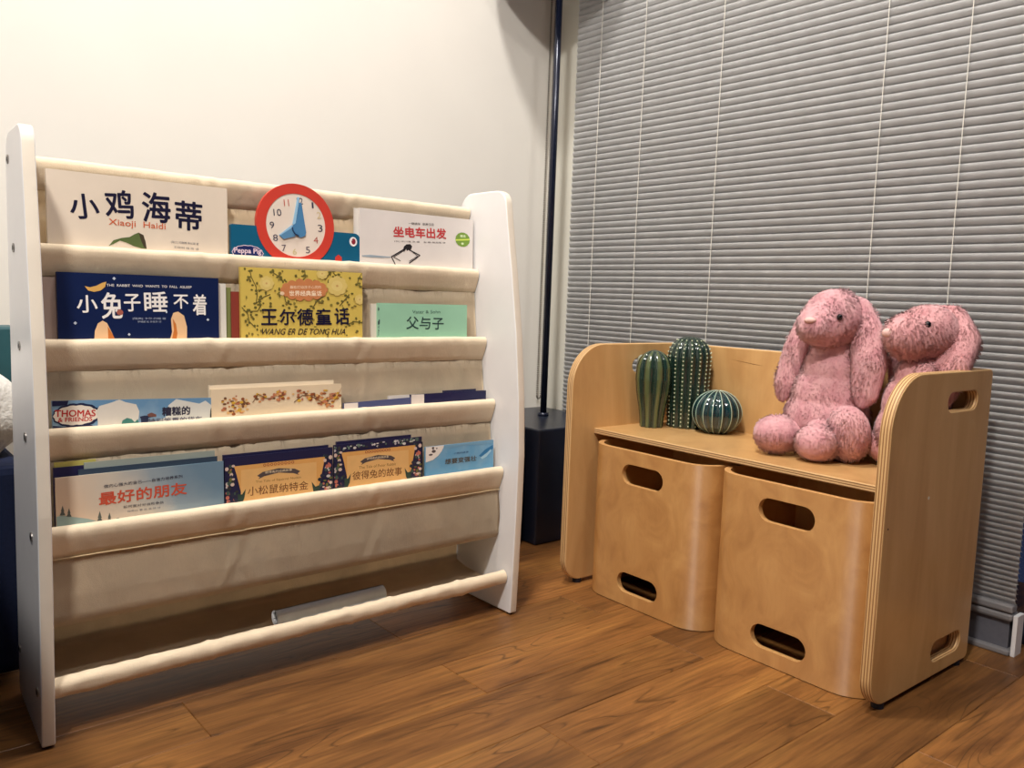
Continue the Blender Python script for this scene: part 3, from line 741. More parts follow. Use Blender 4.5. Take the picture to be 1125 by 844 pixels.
  ('E',-1.0225,0.3339,0.0012,0.0012,(222,165,95)),
  ('E',-1.0165,0.3339,0.0012,0.0012,(222,165,95)),
  ('P',[(-1.0756,0.3188),(-1.0668,0.3237),(-1.0402,0.3268),(-1.013,0.3232),(-1.0038,0.3181),(-1.0084,0.3152),(-1.0057,0.3123),(-1.0158,0.3162),(-1.0403,0.3198),(-1.0643,0.3167),(-1.0739,0.3132),(-1.0713,0.316)],(85,75,75)),
  ('T','彼得兔的经典故事',-1.0403,0.3223,0.0448,0.004,(235,215,180),0.0,-0.009,0),
  ('T','The Tale of Squirrel Nutkin',-1.0404,0.3084,0.0754,0.0047,(150,110,60),0,-0.016,0),
  ('T','小松鼠纳特金',-1.0406,0.295,0.1006,0.0141,(120,75,45),0.006,-0.022,0),
  ('E',-1.1076,0.2923,0.0028,0.0014,(45,50,70)),
  ('E',-1.1171,0.3311,0.0019,0.0013,(110,110,60)),
  ('E',-1.1217,0.3108,0.003,0.0023,(200,195,190)),
  ('E',-1.1173,0.3342,0.0025,0.0025,(190,110,95)),
  ('E',-1.1189,0.3345,0.002,0.002,(40,50,55)),
  ('E',-1.116,0.3249,0.0027,0.0028,(215,190,175)),
  ('E',-1.123,0.334,0.0029,0.003,(215,190,175)),
  ('E',-1.1147,0.3108,0.0023,0.0025,(215,190,175)),
  ('E',-1.1078,0.2981,0.0026,0.0018,(60,60,55)),
  ('E',-1.1199,0.3143,0.0015,0.0029,(40,50,55)),
  ('E',-1.1216,0.3086,0.0019,0.0017,(190,110,95)),
  ('E',-1.1223,0.3111,0.0029,0.003,(215,190,175)),
  ('E',-1.1201,0.3088,0.0013,0.0019,(70,90,80)),
  ('E',-1.1118,0.2858,0.002,0.0023,(190,110,95)),
  ('E',-1.1163,0.3226,0.0014,0.0021,(45,50,70)),
  ('E',-1.1161,0.2954,0.0018,0.0031,(45,50,70)),
  ('E',-1.1108,0.2865,0.0021,0.0029,(45,50,70)),
  ('E',-1.1138,0.2923,0.0019,0.0029,(45,50,70)),
  ('E',-1.1204,0.2839,0.0021,0.0027,(190,110,95)),
  ('E',-1.1239,0.2825,0.0017,0.0028,(40,50,55)),
  ('E',-1.1181,0.3286,0.0031,0.0018,(110,110,60)),
  ('E',-1.1142,0.3153,0.0019,0.0022,(45,50,70)),
  ('E',-1.1223,0.3114,0.0022,0.0025,(200,195,190)),
  ('E',-1.1198,0.312,0.0031,0.003,(70,90,80)),
  ('E',-1.1172,0.3174,0.0025,0.0031,(110,110,60)),
  ('E',-1.1209,0.2965,0.0024,0.0025,(190,110,95)),
  ('E',-1.1207,0.2825,0.0026,0.002,(40,50,55)),
  ('E',-1.1143,0.2812,0.0031,0.0016,(60,60,55)),
  ('E',-1.1235,0.3238,0.0014,0.0017,(45,50,70)),
  ('E',-1.1132,0.3177,0.0025,0.0016,(215,190,175)),
  ('E',-1.122,0.3025,0.0013,0.0022,(40,50,55)),
  ('E',-1.1227,0.2968,0.0026,0.0015,(60,60,55)),
  ('E',-1.1225,0.2904,0.003,0.003,(190,110,95)),
  ('E',-1.1162,0.3129,0.0029,0.0017,(70,90,80)),
  ('E',-1.1147,0.2841,0.0021,0.0018,(45,50,70)),
  ('E',-1.1228,0.2975,0.0032,0.0018,(190,110,95)),
  ('E',-1.1226,0.284,0.0018,0.0032,(190,110,95)),
  ('E',-1.1137,0.3141,0.0027,0.0018,(60,60,55)),
  ('E',-1.1192,0.3039,0.0027,0.002,(60,60,55)),
  ('E',-1.113,0.3379,0.0026,0.002,(215,190,175)),
  ('E',-1.1155,0.3351,0.0021,0.0015,(40,50,55)),
  ('E',-1.1112,0.2954,0.0015,0.0023,(70,90,80)),
  ('E',-1.1177,0.3379,0.0016,0.0027,(70,90,80)),
  ('E',-1.1146,0.3096,0.0031,0.0026,(215,190,175)),
  ('E',-1.1216,0.2973,0.0028,0.0032,(70,90,80)),
  ('E',-1.1238,0.3065,0.0016,0.0019,(200,195,190)),
  ('P',[(-1.1066,0.2945),(-1.0999,0.2927),(-1.0938,0.3007),(-1.0966,0.2861),(-1.1018,0.2765),(-1.1068,0.2799)],(50,70,60)),
  ('E',-0.9542,0.3153,0.0035,0.0025,(200,195,190)),
  ('E',-0.9522,0.285,0.003,0.0031,(215,190,175)),
  ('E',-0.9568,0.3159,0.0019,0.0027,(70,90,80)),
  ('E',-0.9498,0.315,0.0026,0.0015,(60,60,55)),
  ('E',-0.9607,0.298,0.0029,0.0015,(110,110,60)),
  ('E',-0.9537,0.3254,0.0018,0.0016,(190,110,95)),
  ('E',-0.9504,0.3029,0.0018,0.0016,(45,50,70)),
  ('E',-0.9504,0.2763,0.0032,0.0028,(60,60,55)),
  ('E',-0.9631,0.293,0.0021,0.0018,(190,110,95)),
  ('E',-0.9632,0.2875,0.0022,0.0014,(215,190,175)),
  ('E',-0.9647,0.3061,0.0032,0.0016,(110,110,60)),
  ('E',-0.9499,0.3014,0.0031,0.0019,(110,110,60)),
  ('E',-0.9569,0.2907,0.0025,0.0031,(110,110,60)),
  ('E',-0.9506,0.3365,0.0022,0.0024,(60,60,55)),
  ('E',-0.9522,0.31,0.0021,0.0016,(190,110,95)),
  ('E',-0.9543,0.3047,0.0037,0.0023,(200,195,190)),
  ('E',-0.9667,0.3067,0.002,0.002,(190,110,95)),
  ('E',-0.9577,0.3377,0.0033,0.0025,(40,50,55)),
  ('E',-0.9665,0.2791,0.0018,0.0027,(70,90,80)),
  ('E',-0.9591,0.3094,0.002,0.0028,(45,50,70)),
  ('E',-0.958,0.3149,0.0035,0.0032,(45,50,70)),
  ('E',-0.952,0.3181,0.0022,0.0026,(70,90,80)),
  ('E',-0.954,0.2961,0.0019,0.0023,(190,110,95)),
  ('E',-0.9541,0.2999,0.0019,0.0023,(40,50,55)),
  ('E',-0.9686,0.2916,0.0027,0.0033,(70,90,80)),
  ('E',-0.9656,0.3065,0.0036,0.0032,(45,50,70)),
  ('E',-0.9573,0.3187,0.0035,0.0028,(200,195,190)),
  ('E',-0.9507,0.2883,0.0016,0.0026,(70,90,80)),
  ('E',-0.9701,0.3008,0.0033,0.003,(40,50,55)),
  ('E',-0.9512,0.2773,0.002,0.0022,(40,50,55)),
  ('E',-0.9667,0.2774,0.0019,0.0018,(215,190,175)),
  ('E',-0.9674,0.2996,0.0029,0.0029,(45,50,70)),
  ('E',-0.9602,0.3311,0.0028,0.0029,(215,190,175)),
  ('E',-0.9627,0.2775,0.0021,0.0014,(40,50,55)),
  ('E',-0.95,0.2828,0.0023,0.0015,(45,50,70)),
  ('E',-0.9515,0.2822,0.0018,0.0031,(110,110,60)),
  ('E',-0.9587,0.3159,0.0023,0.003,(70,90,80)),
  ('E',-0.966,0.2922,0.0018,0.0023,(70,90,80)),
  ('E',-0.9604,0.339,0.003,0.0023,(70,90,80)),
  ('E',-0.9504,0.3353,0.0034,0.0035,(215,190,175)),
  ('E',-0.9586,0.2844,0.0033,0.003,(190,110,95)),
  ('E',-0.957,0.3209,0.0025,0.0035,(190,110,95)),
  ('E',-0.9502,0.2935,0.003,0.0027,(215,190,175)),
  ('E',-0.9591,0.3396,0.0028,0.002,(45,50,70)),
  ('E',-0.9561,0.2855,0.0028,0.0018,(215,190,175)),
  ('E',-0.9522,0.3219,0.0031,0.0033,(190,110,95)),
  ('P',[(-0.97,0.2914),(-0.9776,0.2899),(-0.9842,0.2986),(-0.9815,0.2831),(-0.9759,0.2725),(-0.9701,0.2758)],(50,70,60)),
 ],
 'peter': [
  ('P',[(-0.9303,0.3408),(-0.7836,0.3407),(-0.7928,0.2966),(-0.7928,0.2496),(-0.9251,0.2551),(-0.9199,0.2992),(-0.9263,0.327)],(222,165,95)),
  ('P',[(-0.9197,0.3338),(-0.7983,0.3333),(-0.7983,0.2498),(-0.9202,0.2549)],(228,180,115)),
  ('E',-0.883,0.3375,0.0026,0.0023,(165,95,60)),
  ('E',-0.8775,0.3375,0.0026,0.0023,(165,95,60)),
  ('E',-0.8719,0.3374,0.0027,0.0023,(165,95,60)),
  ('E',-0.8663,0.3374,0.0027,0.0023,(165,95,60)),
  ('E',-0.8607,0.3374,0.0027,0.0023,(165,95,60)),
  ('E',-0.855,0.3374,0.0027,0.0023,(165,95,60)),
  ('E',-0.8494,0.3374,0.0027,0.0023,(165,95,60)),
  ('E',-0.8437,0.3374,0.0028,0.0023,(165,95,60)),
  ('E',-0.8379,0.3373,0.0027,0.0023,(165,95,60)),
  ('E',-0.883,0.3375,0.0013,0.0012,(222,165,95)),
  ('E',-0.8775,0.3375,0.0014,0.0012,(222,165,95)),
  ('E',-0.8719,0.3374,0.0013,0.0012,(222,165,95)),
  ('E',-0.8663,0.3374,0.0013,0.0012,(222,165,95)),
  ('E',-0.8607,0.3374,0.0014,0.0012,(222,165,95)),
  ('E',-0.855,0.3374,0.0014,0.0012,(222,165,95)),
  ('E',-0.8494,0.3374,0.0014,0.0012,(222,165,95)),
  ('E',-0.8437,0.3374,0.0013,0.0012,(222,165,95)),
  ('E',-0.8379,0.3373,0.0014,0.0012,(222,165,95)),
  ('P',[(-0.8949,0.3221),(-0.8864,0.327),(-0.8607,0.3302),(-0.8344,0.3267),(-0.8255,0.3215),(-0.83,0.3186),(-0.8273,0.3157),(-0.8371,0.3195),(-0.8607,0.3232),(-0.8839,0.32),(-0.8932,0.3165),(-0.8907,0.3193)],(85,75,75)),
  ('T','彼得兔的经典故事',-0.8607,0.3257,0.0434,0.004,(235,215,180),0.0,-0.007,0),
  ('T','The Tale of Peter Rabbit',-0.8608,0.3117,0.0729,0.0047,(150,110,60),0,-0.014,0),
  ('T','彼得兔的故事',-0.8608,0.2983,0.0973,0.0142,(120,75,45),0.006,-0.021,0),
  ('E',-0.9258,0.2954,0.0031,0.0014,(45,50,70)),
  ('E',-0.9354,0.3345,0.0021,0.0013,(110,110,60)),
  ('E',-0.9397,0.314,0.0033,0.0024,(200,195,190)),
  ('E',-0.9356,0.3376,0.0029,0.0025,(190,110,95)),
  ('E',-0.9371,0.338,0.0022,0.0021,(40,50,55)),
  ('E',-0.9342,0.3283,0.003,0.0028,(215,190,175)),
  ('E',-0.9411,0.3374,0.0032,0.0031,(215,190,175)),
  ('E',-0.9329,0.3141,0.0025,0.0025,(215,190,175)),
  ('E',-0.9261,0.3012,0.0028,0.0018,(60,60,55)),
  ('E',-0.938,0.3175,0.0016,0.003,(40,50,55)),
  ('E',-0.9395,0.3118,0.0021,0.0017,(190,110,95)),
  ('E',-0.9403,0.3143,0.0032,0.003,(215,190,175)),
  ('E',-0.9381,0.312,0.0015,0.0019,(70,90,80)),
  ('E',-0.9298,0.2888,0.0023,0.0024,(190,110,95)),
  ('E',-0.9345,0.3259,0.0016,0.0022,(45,50,70)),
  ('E',-0.9341,0.2985,0.002,0.0033,(45,50,70)),
  ('E',-0.9288,0.2895,0.0024,0.0029,(45,50,70)),
  ('E',-0.9318,0.2954,0.0021,0.0029,(45,50,70)),
  ('E',-0.9382,0.2869,0.0024,0.0027,(190,110,95)),
  ('E',-0.9416,0.2855,0.002,0.0029,(40,50,55)),
  ('E',-0.9363,0.332,0.0034,0.0018,(110,110,60)),
  ('E',-0.9324,0.3186,0.002,0.0022,(45,50,70)),
  ('E',-0.9403,0.3146,0.0025,0.0025,(200,195,190)),
  ('E',-0.9379,0.3153,0.0035,0.0031,(70,90,80)),
  ('E',-0.9353,0.3207,0.0028,0.0032,(110,110,60)),
  ('E',-0.9388,0.2996,0.0026,0.0025,(190,110,95)),
  ('E',-0.9384,0.2854,0.0029,0.002,(40,50,55)),
  ('E',-0.9322,0.2842,0.0035,0.0016,(60,60,55)),
  ('E',-0.9415,0.3272,0.0016,0.0018,(45,50,70)),
  ('E',-0.9315,0.321,0.0028,0.0016,(215,190,175)),
  ('E',-0.9399,0.3057,0.0015,0.0022,(40,50,55)),
  ('E',-0.9405,0.2999,0.003,0.0015,(60,60,55)),
  ('E',-0.9403,0.2934,0.0034,0.003,(190,110,95)),
  ('E',-0.9344,0.3162,0.0032,0.0017,(70,90,80)),
  ('E',-0.9326,0.2871,0.0024,0.0018,(45,50,70)),
  ('E',-0.9406,0.3006,0.0035,0.0018,(190,110,95)),
  ('E',-0.9403,0.287,0.002,0.0032,(190,110,95)),
  ('E',-0.9319,0.3174,0.003,0.0018,(60,60,55)),
  ('E',-0.9372,0.307,0.003,0.002,(60,60,55)),
  ('E',-0.9315,0.3413,0.003,0.002,(215,190,175)),
  ('E',-0.9338,0.3386,0.0023,0.0015,(40,50,55)),
  ('E',-0.9294,0.2986,0.0016,0.0023,(70,90,80)),
  ('E',-0.936,0.3414,0.0018,0.0028,(70,90,80)),
  ('E',-0.9327,0.3128,0.0035,0.0027,(215,190,175)),
  ('E',-0.9394,0.3004,0.003,0.0033,(70,90,80)),
  ('E',-0.9417,0.3097,0.0018,0.0019,(200,195,190)),
  ('P',[(-0.9248,0.2976),(-0.9183,0.2959),(-0.9125,0.3039),(-0.915,0.2892),(-0.92,0.2795),(-0.9249,0.2829)],(50,70,60)),
  ('E',-0.7779,0.3187,0.0037,0.0025,(200,195,190)),
  ('E',-0.7757,0.2884,0.0033,0.0031,(215,190,175)),
  ('E',-0.7804,0.3193,0.002,0.0027,(70,90,80)),
  ('E',-0.7737,0.3185,0.0028,0.0015,(60,60,55)),
  ('E',-0.784,0.3015,0.0031,0.0015,(110,110,60)),
  ('E',-0.7775,0.3288,0.0019,0.0016,(190,110,95)),
  ('E',-0.7742,0.3063,0.002,0.0017,(45,50,70)),
  ('E',-0.774,0.2797,0.0035,0.0029,(60,60,55)),
  ('E',-0.7862,0.2964,0.0023,0.0019,(190,110,95)),
  ('E',-0.7863,0.2909,0.0023,0.0014,(215,190,175)),
  ('E',-0.7878,0.3095,0.0035,0.0016,(110,110,60)),
  ('E',-0.7737,0.3049,0.0034,0.0018,(110,110,60)),
  ('E',-0.7803,0.2942,0.0027,0.0032,(110,110,60)),
  ('E',-0.7746,0.3399,0.0025,0.0024,(60,60,55)),
  ('E',-0.7759,0.3134,0.0022,0.0017,(190,110,95)),
  ('E',-0.7779,0.3081,0.004,0.0023,(200,195,190)),
  ('E',-0.7898,0.3101,0.0023,0.002,(190,110,95)),
  ('E',-0.7814,0.3412,0.0036,0.0026,(40,50,55)),
  ('E',-0.7894,0.2824,0.0019,0.0027,(70,90,80)),
  ('E',-0.7826,0.3128,0.0021,0.0028,(45,50,70)),
  ('E',-0.7816,0.3183,0.0037,0.0032,(45,50,70)),
  ('E',-0.7758,0.3215,0.0024,0.0026,(70,90,80)),
  ('E',-0.7775,0.2995,0.0021,0.0023,(190,110,95)),
  ('E',-0.7777,0.3033,0.0021,0.0023,(40,50,55)),
  ('E',-0.7915,0.295,0.0029,0.0033,(70,90,80)),
  ('E',-0.7887,0.3099,0.0039,0.0033,(45,50,70)),
  ('E',-0.7809,0.3221,0.0038,0.0028,(200,195,190)),
  ('E',-0.7743,0.2918,0.0018,0.0026,(70,90,80)),
  ('E',-0.793,0.3041,0.0035,0.0029,(40,50,55)),
  ('E',-0.7747,0.2808,0.0022,0.0021,(40,50,55)),
  ('E',-0.7896,0.2808,0.002,0.0018,(215,190,175)),
  ('E',-0.7904,0.303,0.0031,0.0029,(45,50,70)),
  ('E',-0.7838,0.3345,0.0031,0.0029,(215,190,175)),
  ('E',-0.7857,0.2809,0.0023,0.0014,(40,50,55)),
  ('E',-0.7736,0.2863,0.0025,0.0015,(45,50,70)),
  ('E',-0.775,0.2857,0.0019,0.0032,(110,110,60)),
  ('E',-0.7822,0.3193,0.0026,0.003,(70,90,80)),
  ('E',-0.789,0.2956,0.0019,0.0023,(70,90,80)),
  ('E',-0.7841,0.3425,0.0034,0.0024,(70,90,80)),
  ('E',-0.7744,0.3387,0.0036,0.0035,(215,190,175)),
  ('E',-0.7819,0.2878,0.0036,0.003,(190,110,95)),
  ('E',-0.7807,0.3244,0.0027,0.0034,(190,110,95)),
  ('E',-0.7739,0.2969,0.0033,0.0027,(215,190,175)),
  ('E',-0.7828,0.3431,0.003,0.0019,(45,50,70)),
  ('E',-0.7795,0.2889,0.0031,0.0018,(215,190,175)),
  ('E',-0.776,0.3254,0.0034,0.0033,(190,110,95)),
  ('P',[(-0.7928,0.2948),(-0.8002,0.2932),(-0.8065,0.302),(-0.8038,0.2864),(-0.7983,0.2759),(-0.7928,0.2792)],(50,70,60)),
  ('E',-0.867,0.3493,0.0018,0.0021,(215,210,205)),
  ('E',-0.8883,0.3486,0.0026,0.0015,(90,110,100)),
  ('E',-0.8255,0.3469,0.002,0.0023,(190,185,190)),
  ('E',-0.9185,0.3501,0.0017,0.0017,(90,110,100)),
  ('E',-0.9338,0.347,0.0029,0.0021,(60,60,60)),
  ('E',-0.9106,0.3502,0.0029,0.0021,(60,60,60)),
  ('E',-0.787,0.3494,0.0024,0.0011,(215,210,205)),
  ('E',-0.7929,0.3519,0.0024,0.0018,(215,210,205)),
  ('E',-0.9053,0.3467,0.003,0.0023,(215,210,205)),
  ('E',-0.9243,0.3478,0.003,0.0013,(215,210,205)),
  ('E',-0.7905,0.3513,0.0035,0.0017,(90,110,100)),
  ('E',-0.8612,0.3455,0.0024,0.0015,(215,210,205)),
  ('E',-0.8253,0.3511,0.0034,0.002,(215,210,205)),
  ('E',-0.9352,0.3479,0.0025,0.0012,(60,60,60)),
  ('E',-0.8189,0.348,0.0016,0.0022,(190,185,190)),
  ('E',-0.7797,0.3506,0.0029,0.0011,(60,60,60)),
  ('E',-0.7991,0.3485,0.0027,0.002,(60,60,60)),
  ('E',-0.9262,0.3457,0.0021,0.0013,(120,140,125)),
  ('E',-0.7731,0.3481,0.0017,0.0022,(60,60,60)),
  ('E',-0.9438,0.3509,0.0018,0.0013,(215,210,205)),
  ('E',-0.8935,0.3499,0.0025,0.001,(190,185,190)),
  ('E',-0.8109,0.3464,0.0026,0.002,(120,140,125)),
  ('E',-0.8492,0.3516,0.0028,0.0012,(190,185,190)),
  ('E',-0.859,0.3453,0.0027,0.0011,(60,60,60)),
  ('E',-0.9162,0.346,0.0019,0.001,(120,140,125)),
  ('E',-0.9009,0.3507,0.0017,0.0012,(215,210,205)),
  ('E',-0.9341,0.3503,0.0021,0.0018,(60,60,60)),
  ('E',-0.8973,0.3485,0.002,0.0023,(90,110,100)),
  ('E',-0.8954,0.351,0.0023,0.0012,(90,110,100)),
  ('E',-0.8139,0.3494,0.0034,0.0013,(60,60,60)),
  ('E',-0.8126,0.3458,0.0026,0.0011,(215,210,205)),
  ('E',-0.8986,0.3509,0.0029,0.002,(120,140,125)),
  ('E',-0.811,0.3506,0.0016,0.0013,(190,185,190)),
  ('E',-0.8447,0.3482,0.0017,0.0018,(90,110,100)),
  ('E',-0.7805,0.3484,0.0036,0.0011,(90,110,100)),
  ('E',-0.7912,0.3483,0.0027,0.0018,(215,210,205)),
  ('E',-0.7933,0.3481,0.0036,0.0011,(120,140,125)),
  ('E',-0.8218,0.3514,0.003,0.0016,(190,185,190)),
  ('E',-0.7912,0.347,0.003,0.0011,(120,140,125)),
  ('E',-0.7931,0.3506,0.0033,0.0021,(90,110,100)),
  ('E',-0.8614,0.3503,0.0027,0.0011,(215,210,205)),
  ('E',-0.8294,0.3492,0.0017,0.0013,(90,110,100)),
  ('E',-0.816,0.3516,0.0016,0.0018,(90,110,100)),
  ('E',-0.8545,0.3518,0.003,0.0015,(60,60,60)),
  ('E',-0.9426,0.3452,0.0025,0.0022,(190,185,190)),
  ('E',-0.8015,0.3514,0.0023,0.0013,(120,140,125)),
  ('E',-0.9127,0.3502,0.0016,0.0011,(215,210,205)),
  ('E',-0.8825,0.3467,0.0024,0.0017,(60,60,60)),
  ('E',-0.7939,0.3517,0.0016,0.002,(120,140,125)),
  ('E',-0.9415,0.3499,0.0025,0.0022,(90,110,100)),
  ('E',-0.8075,0.3518,0.0021,0.0022,(90,110,100)),
  ('E',-0.7938,0.3476,0.003,0.0012,(215,210,205)),
  ('E',-0.8074,0.3452,0.0032,0.0023,(215,210,205)),
  ('E',-0.7935,0.3456,0.0035,0.0012,(60,60,60)),
  ('E',-0.8711,0.349,0.0021,0.0018,(190,185,190)),
  ('E',-0.8727,0.3514,0.0021,0.0016,(90,110,100)),
  ('E',-0.8683,0.3492,0.0021,0.001,(215,210,205)),
  ('E',-0.9163,0.348,0.0018,0.0019,(120,140,125)),
  ('E',-0.781,0.3517,0.0036,0.0023,(90,110,100)),
  ('E',-0.8144,0.3458,0.0031,0.0013,(90,110,100)),
 ],
 'blue': [
  ('P',[(-0.723,0.3402),(-0.6057,0.3365),(-0.6056,0.3283),(-0.6375,0.3279),(-0.6736,0.3303),(-0.6932,0.3289),(-0.7201,0.3282)],(120,165,195)),
  ('P',[(-0.6414,0.3072),(-0.6272,0.3172),(-0.6076,0.3252),(-0.6065,0.3185),(-0.621,0.3117),(-0.6333,0.3032)],(50,120,170)),
  ('P',[(-0.6373,0.3036),(-0.621,0.3117),(-0.6128,0.3175),(-0.6117,0.3133),(-0.623,0.3038),(-0.6332,0.2999)],(165,205,225)),
  ('P',[(-0.763,0.3406),(-0.722,0.3385),(-0.7229,0.3308),(-0.7276,0.3235),(-0.7351,0.3164),(-0.7463,0.3098),(-0.7629,0.3069)],(238,230,222)),
  ('E',-0.746,0.3314,0.0026,0.0026,(90,80,80)),
  ('E',-0.7445,0.3254,0.0045,0.0028,(90,80,80)),
  ('E',-0.751,0.3198,0.0044,0.0018,(90,80,80)),
  ('E',-0.738,0.3302,0.0017,0.0014,(110,100,100)),
  ('T','小熊的故事',-0.683,0.3173,0.0343,0.0032,(40,60,120),0.0,-0.012,0),
  ('T','想要变强壮',-0.6833,0.3037,0.0725,0.0096,(90,90,85),0.03,-0.003,0),
 ],
 'wilde': [
  ('L',[(-1.0609,0.6357),(-1.0579,0.6237),(-1.0507,0.6097),(-1.0487,0.5975),(-1.051,0.5831),(-1.038,0.5936),(-1.027,0.5981)],0.0014,(95,85,45)),
  ('E',-1.0613,0.6338,0.0024,0.0014,(104,98,48)),
  ('E',-1.0687,0.6369,0.0018,0.002,(104,98,48)),
  ('E',-1.0579,0.6346,0.0022,0.0018,(104,98,48)),
  ('E',-1.0636,0.6242,0.0017,0.0021,(104,98,48)),
  ('E',-1.065,0.6195,0.0016,0.0019,(104,98,48)),
  ('E',-1.0605,0.6247,0.0025,0.0012,(104,98,48)),
  ('E',-1.0578,0.6044,0.0021,0.0014,(104,98,48)),
  ('E',-1.0428,0.6044,0.0017,0.0016,(104,98,48)),
  ('E',-1.0565,0.6118,0.0022,0.0014,(104,98,48)),
  ('E',-1.0454,0.6031,0.0017,0.002,(104,98,48)),
  ('E',-1.0503,0.5984,0.0022,0.0017,(104,98,48)),
  ('E',-1.0505,0.6032,0.0024,0.0022,(104,98,48)),
  ('E',-1.0433,0.5812,0.002,0.0016,(104,98,48)),
  ('E',-1.048,0.581,0.0017,0.0015,(104,98,48)),
  ('E',-1.0532,0.5829,0.0026,0.0018,(104,98,48)),
  ('E',-1.0458,0.5895,0.002,0.0017,(104,98,48)),
  ('E',-1.0425,0.5944,0.002,0.002,(104,98,48)),
  ('E',-1.0445,0.5929,0.0017,0.002,(104,98,48)),
  ('E',-1.0347,0.6006,0.002,0.0019,(104,98,48)),
  ('E',-1.0344,0.5984,0.0018,0.0015,(104,98,48)),
  ('E',-1.0275,0.5924,0.0022,0.0023,(104,98,48)),
  ('L',[(-1.0744,0.5765),(-1.0651,0.5665),(-1.0621,0.5542),(-1.0526,0.544)],0.0014,(95,85,45)),
  ('E',-1.0797,0.5712,0.0019,0.0014,(104,98,48)),
  ('E',-1.0705,0.5715,0.0015,0.0015,(104,98,48)),
  ('E',-1.07,0.5785,0.0018,0.0012,(104,98,48)),
  ('E',-1.0724,0.5649,0.0027,0.0022,(104,98,48)),
  ('E',-1.0649,0.5723,0.0019,0.002,(104,98,48)),
  ('E',-1.0597,0.5648,0.0018,0.0018,(104,98,48)),
  ('E',-1.0624,0.5527,0.0019,0.0022,(104,98,48)),
  ('E',-1.0556,0.5584,0.0019,0.0021,(104,98,48)),
  ('E',-1.0657,0.5488,0.0021,0.002,(104,98,48)),
  ('E',-1.0492,0.5476,0.0018,0.0015,(104,98,48)),
  ('E',-1.0497,0.5416,0.0016,0.0021,(104,98,48)),
  ('E',-1.0539,0.5472,0.002,0.0022,(104,98,48)),
  ('L',[(-1.0266,0.6353),(-1.0157,0.6296),(-1.0058,0.6206)],0.0014,(95,85,45)),
  ('E',-1.0256,0.6338,0.0027,0.0022,(104,98,48)),
  ('E',-1.0222,0.6365,0.0023,0.0022,(104,98,48)),
  ('E',-1.0218,0.6345,0.002,0.0016,(104,98,48)),
  ('E',-1.0117,0.629,0.0016,0.002,(104,98,48)),
  ('E',-1.0089,0.6261,0.0028,0.0022,(104,98,48)),
  ('E',-1.0151,0.626,0.0021,0.0013,(104,98,48)),
  ('E',-1.0083,0.6229,0.0029,0.002,(104,98,48)),
  ('E',-1.0051,0.6191,0.0017,0.0018,(104,98,48)),
  ('E',-1.0024,0.6221,0.0019,0.0017,(104,98,48)),
  ('L',[(-0.967,0.6402),(-0.966,0.6275),(-0.973,0.6208)],0.0015,(95,85,45)),
  ('E',-0.9701,0.6377,0.0018,0.0014,(104,98,48)),
  ('E',-0.9703,0.6375,0.0026,0.002,(104,98,48)),
  ('E',-0.9593,0.6422,0.0016,0.0018,(104,98,48)),
  ('E',-0.9669,0.6315,0.0025,0.0016,(104,98,48)),
  ('E',-0.9705,0.6295,0.003,0.0013,(104,98,48)),
  ('E',-0.9684,0.6302,0.0019,0.0018,(104,98,48)),
  ('E',-0.9779,0.6153,0.0023,0.002,(104,98,48)),
  ('E',-0.9788,0.621,0.0024,0.0021,(104,98,48)),
  ('E',-0.9773,0.6212,0.0028,0.0021,(104,98,48)),
  ('L',[(-0.9161,0.6426),(-0.9101,0.6319)],0.0016,(95,85,45)),
  ('E',-0.9211,0.6418,0.0028,0.0017,(104,98,48)),
  ('E',-0.9129,0.6406,0.0031,0.0019,(104,98,48)),
  ('E',-0.9128,0.6447,0.0027,0.0016,(104,98,48)),
  ('E',-0.9101,0.6338,0.0021,0.0015,(104,98,48)),
  ('E',-0.9152,0.6312,0.0021,0.0013,(104,98,48)),
  ('E',-0.9045,0.635,0.0031,0.002,(104,98,48)),
  ('L',[(-0.8844,0.6021),(-0.8969,0.5885),(-0.9031,0.5818)],0.0016,(95,85,45)),
  ('E',-0.8865,0.5971,0.0031,0.0017,(104,98,48)),
  ('E',-0.8915,0.6,0.003,0.002,(104,98,48)),
  ('E',-0.879,0.6034,0.0027,0.0016,(104,98,48)),
  ('E',-0.8986,0.5901,0.0023,0.0017,(104,98,48)),
  ('E',-0.8911,0.593,0.002,0.0016,(104,98,48)),
  ('E',-0.888,0.5884,0.0018,0.0022,(104,98,48)),
  ('E',-0.8961,0.5777,0.0022,0.0021,(104,98,48)),
  ('E',-0.9067,0.5865,0.003,0.0022,(104,98,48)),
  ('E',-0.9085,0.5767,0.0017,0.0017,(104,98,48)),
  ('L',[(-0.8589,0.643),(-0.8666,0.6293),(-0.8692,0.6181)],0.0015,(95,85,45)),
  ('E',-0.8683,0.647,0.002,0.0021,(104,98,48)),
  ('E',-0.8629,0.647,0.002,0.0017,(104,98,48)),
  ('E',-0.8519,0.6419,0.002,0.0021,(104,98,48)),
  ('E',-0.8659,0.63,0.0026,0.002,(104,98,48)),
  ('E',-0.8608,0.6295,0.0028,0.0019,(104,98,48)),
  ('E',-0.864,0.6309,0.0024,0.0019,(104,98,48)),
  ('E',-0.8651,0.6212,0.0031,0.0019,(104,98,48)),
  ('E',-0.8624,0.6158,0.0033,0.0021,(104,98,48)),
  ('E',-0.8706,0.6193,0.0027,0.0022,(104,98,48)),
  ('L',[(-1.0049,0.6029),(-1.0006,0.5862),(-0.9916,0.5822)],0.0015,(95,85,45)),
  ('E',-0.9991,0.6077,0.0016,0.0014,(104,98,48)),
  ('E',-1.0118,0.6082,0.0016,0.0015,(104,98,48)),
  ('E',-1.0115,0.6004,0.0023,0.0023,(104,98,48)),
  ('E',-0.9927,0.5833,0.0029,0.0013,(104,98,48)),
  ('E',-1.0053,0.5808,0.0022,0.0015,(104,98,48)),
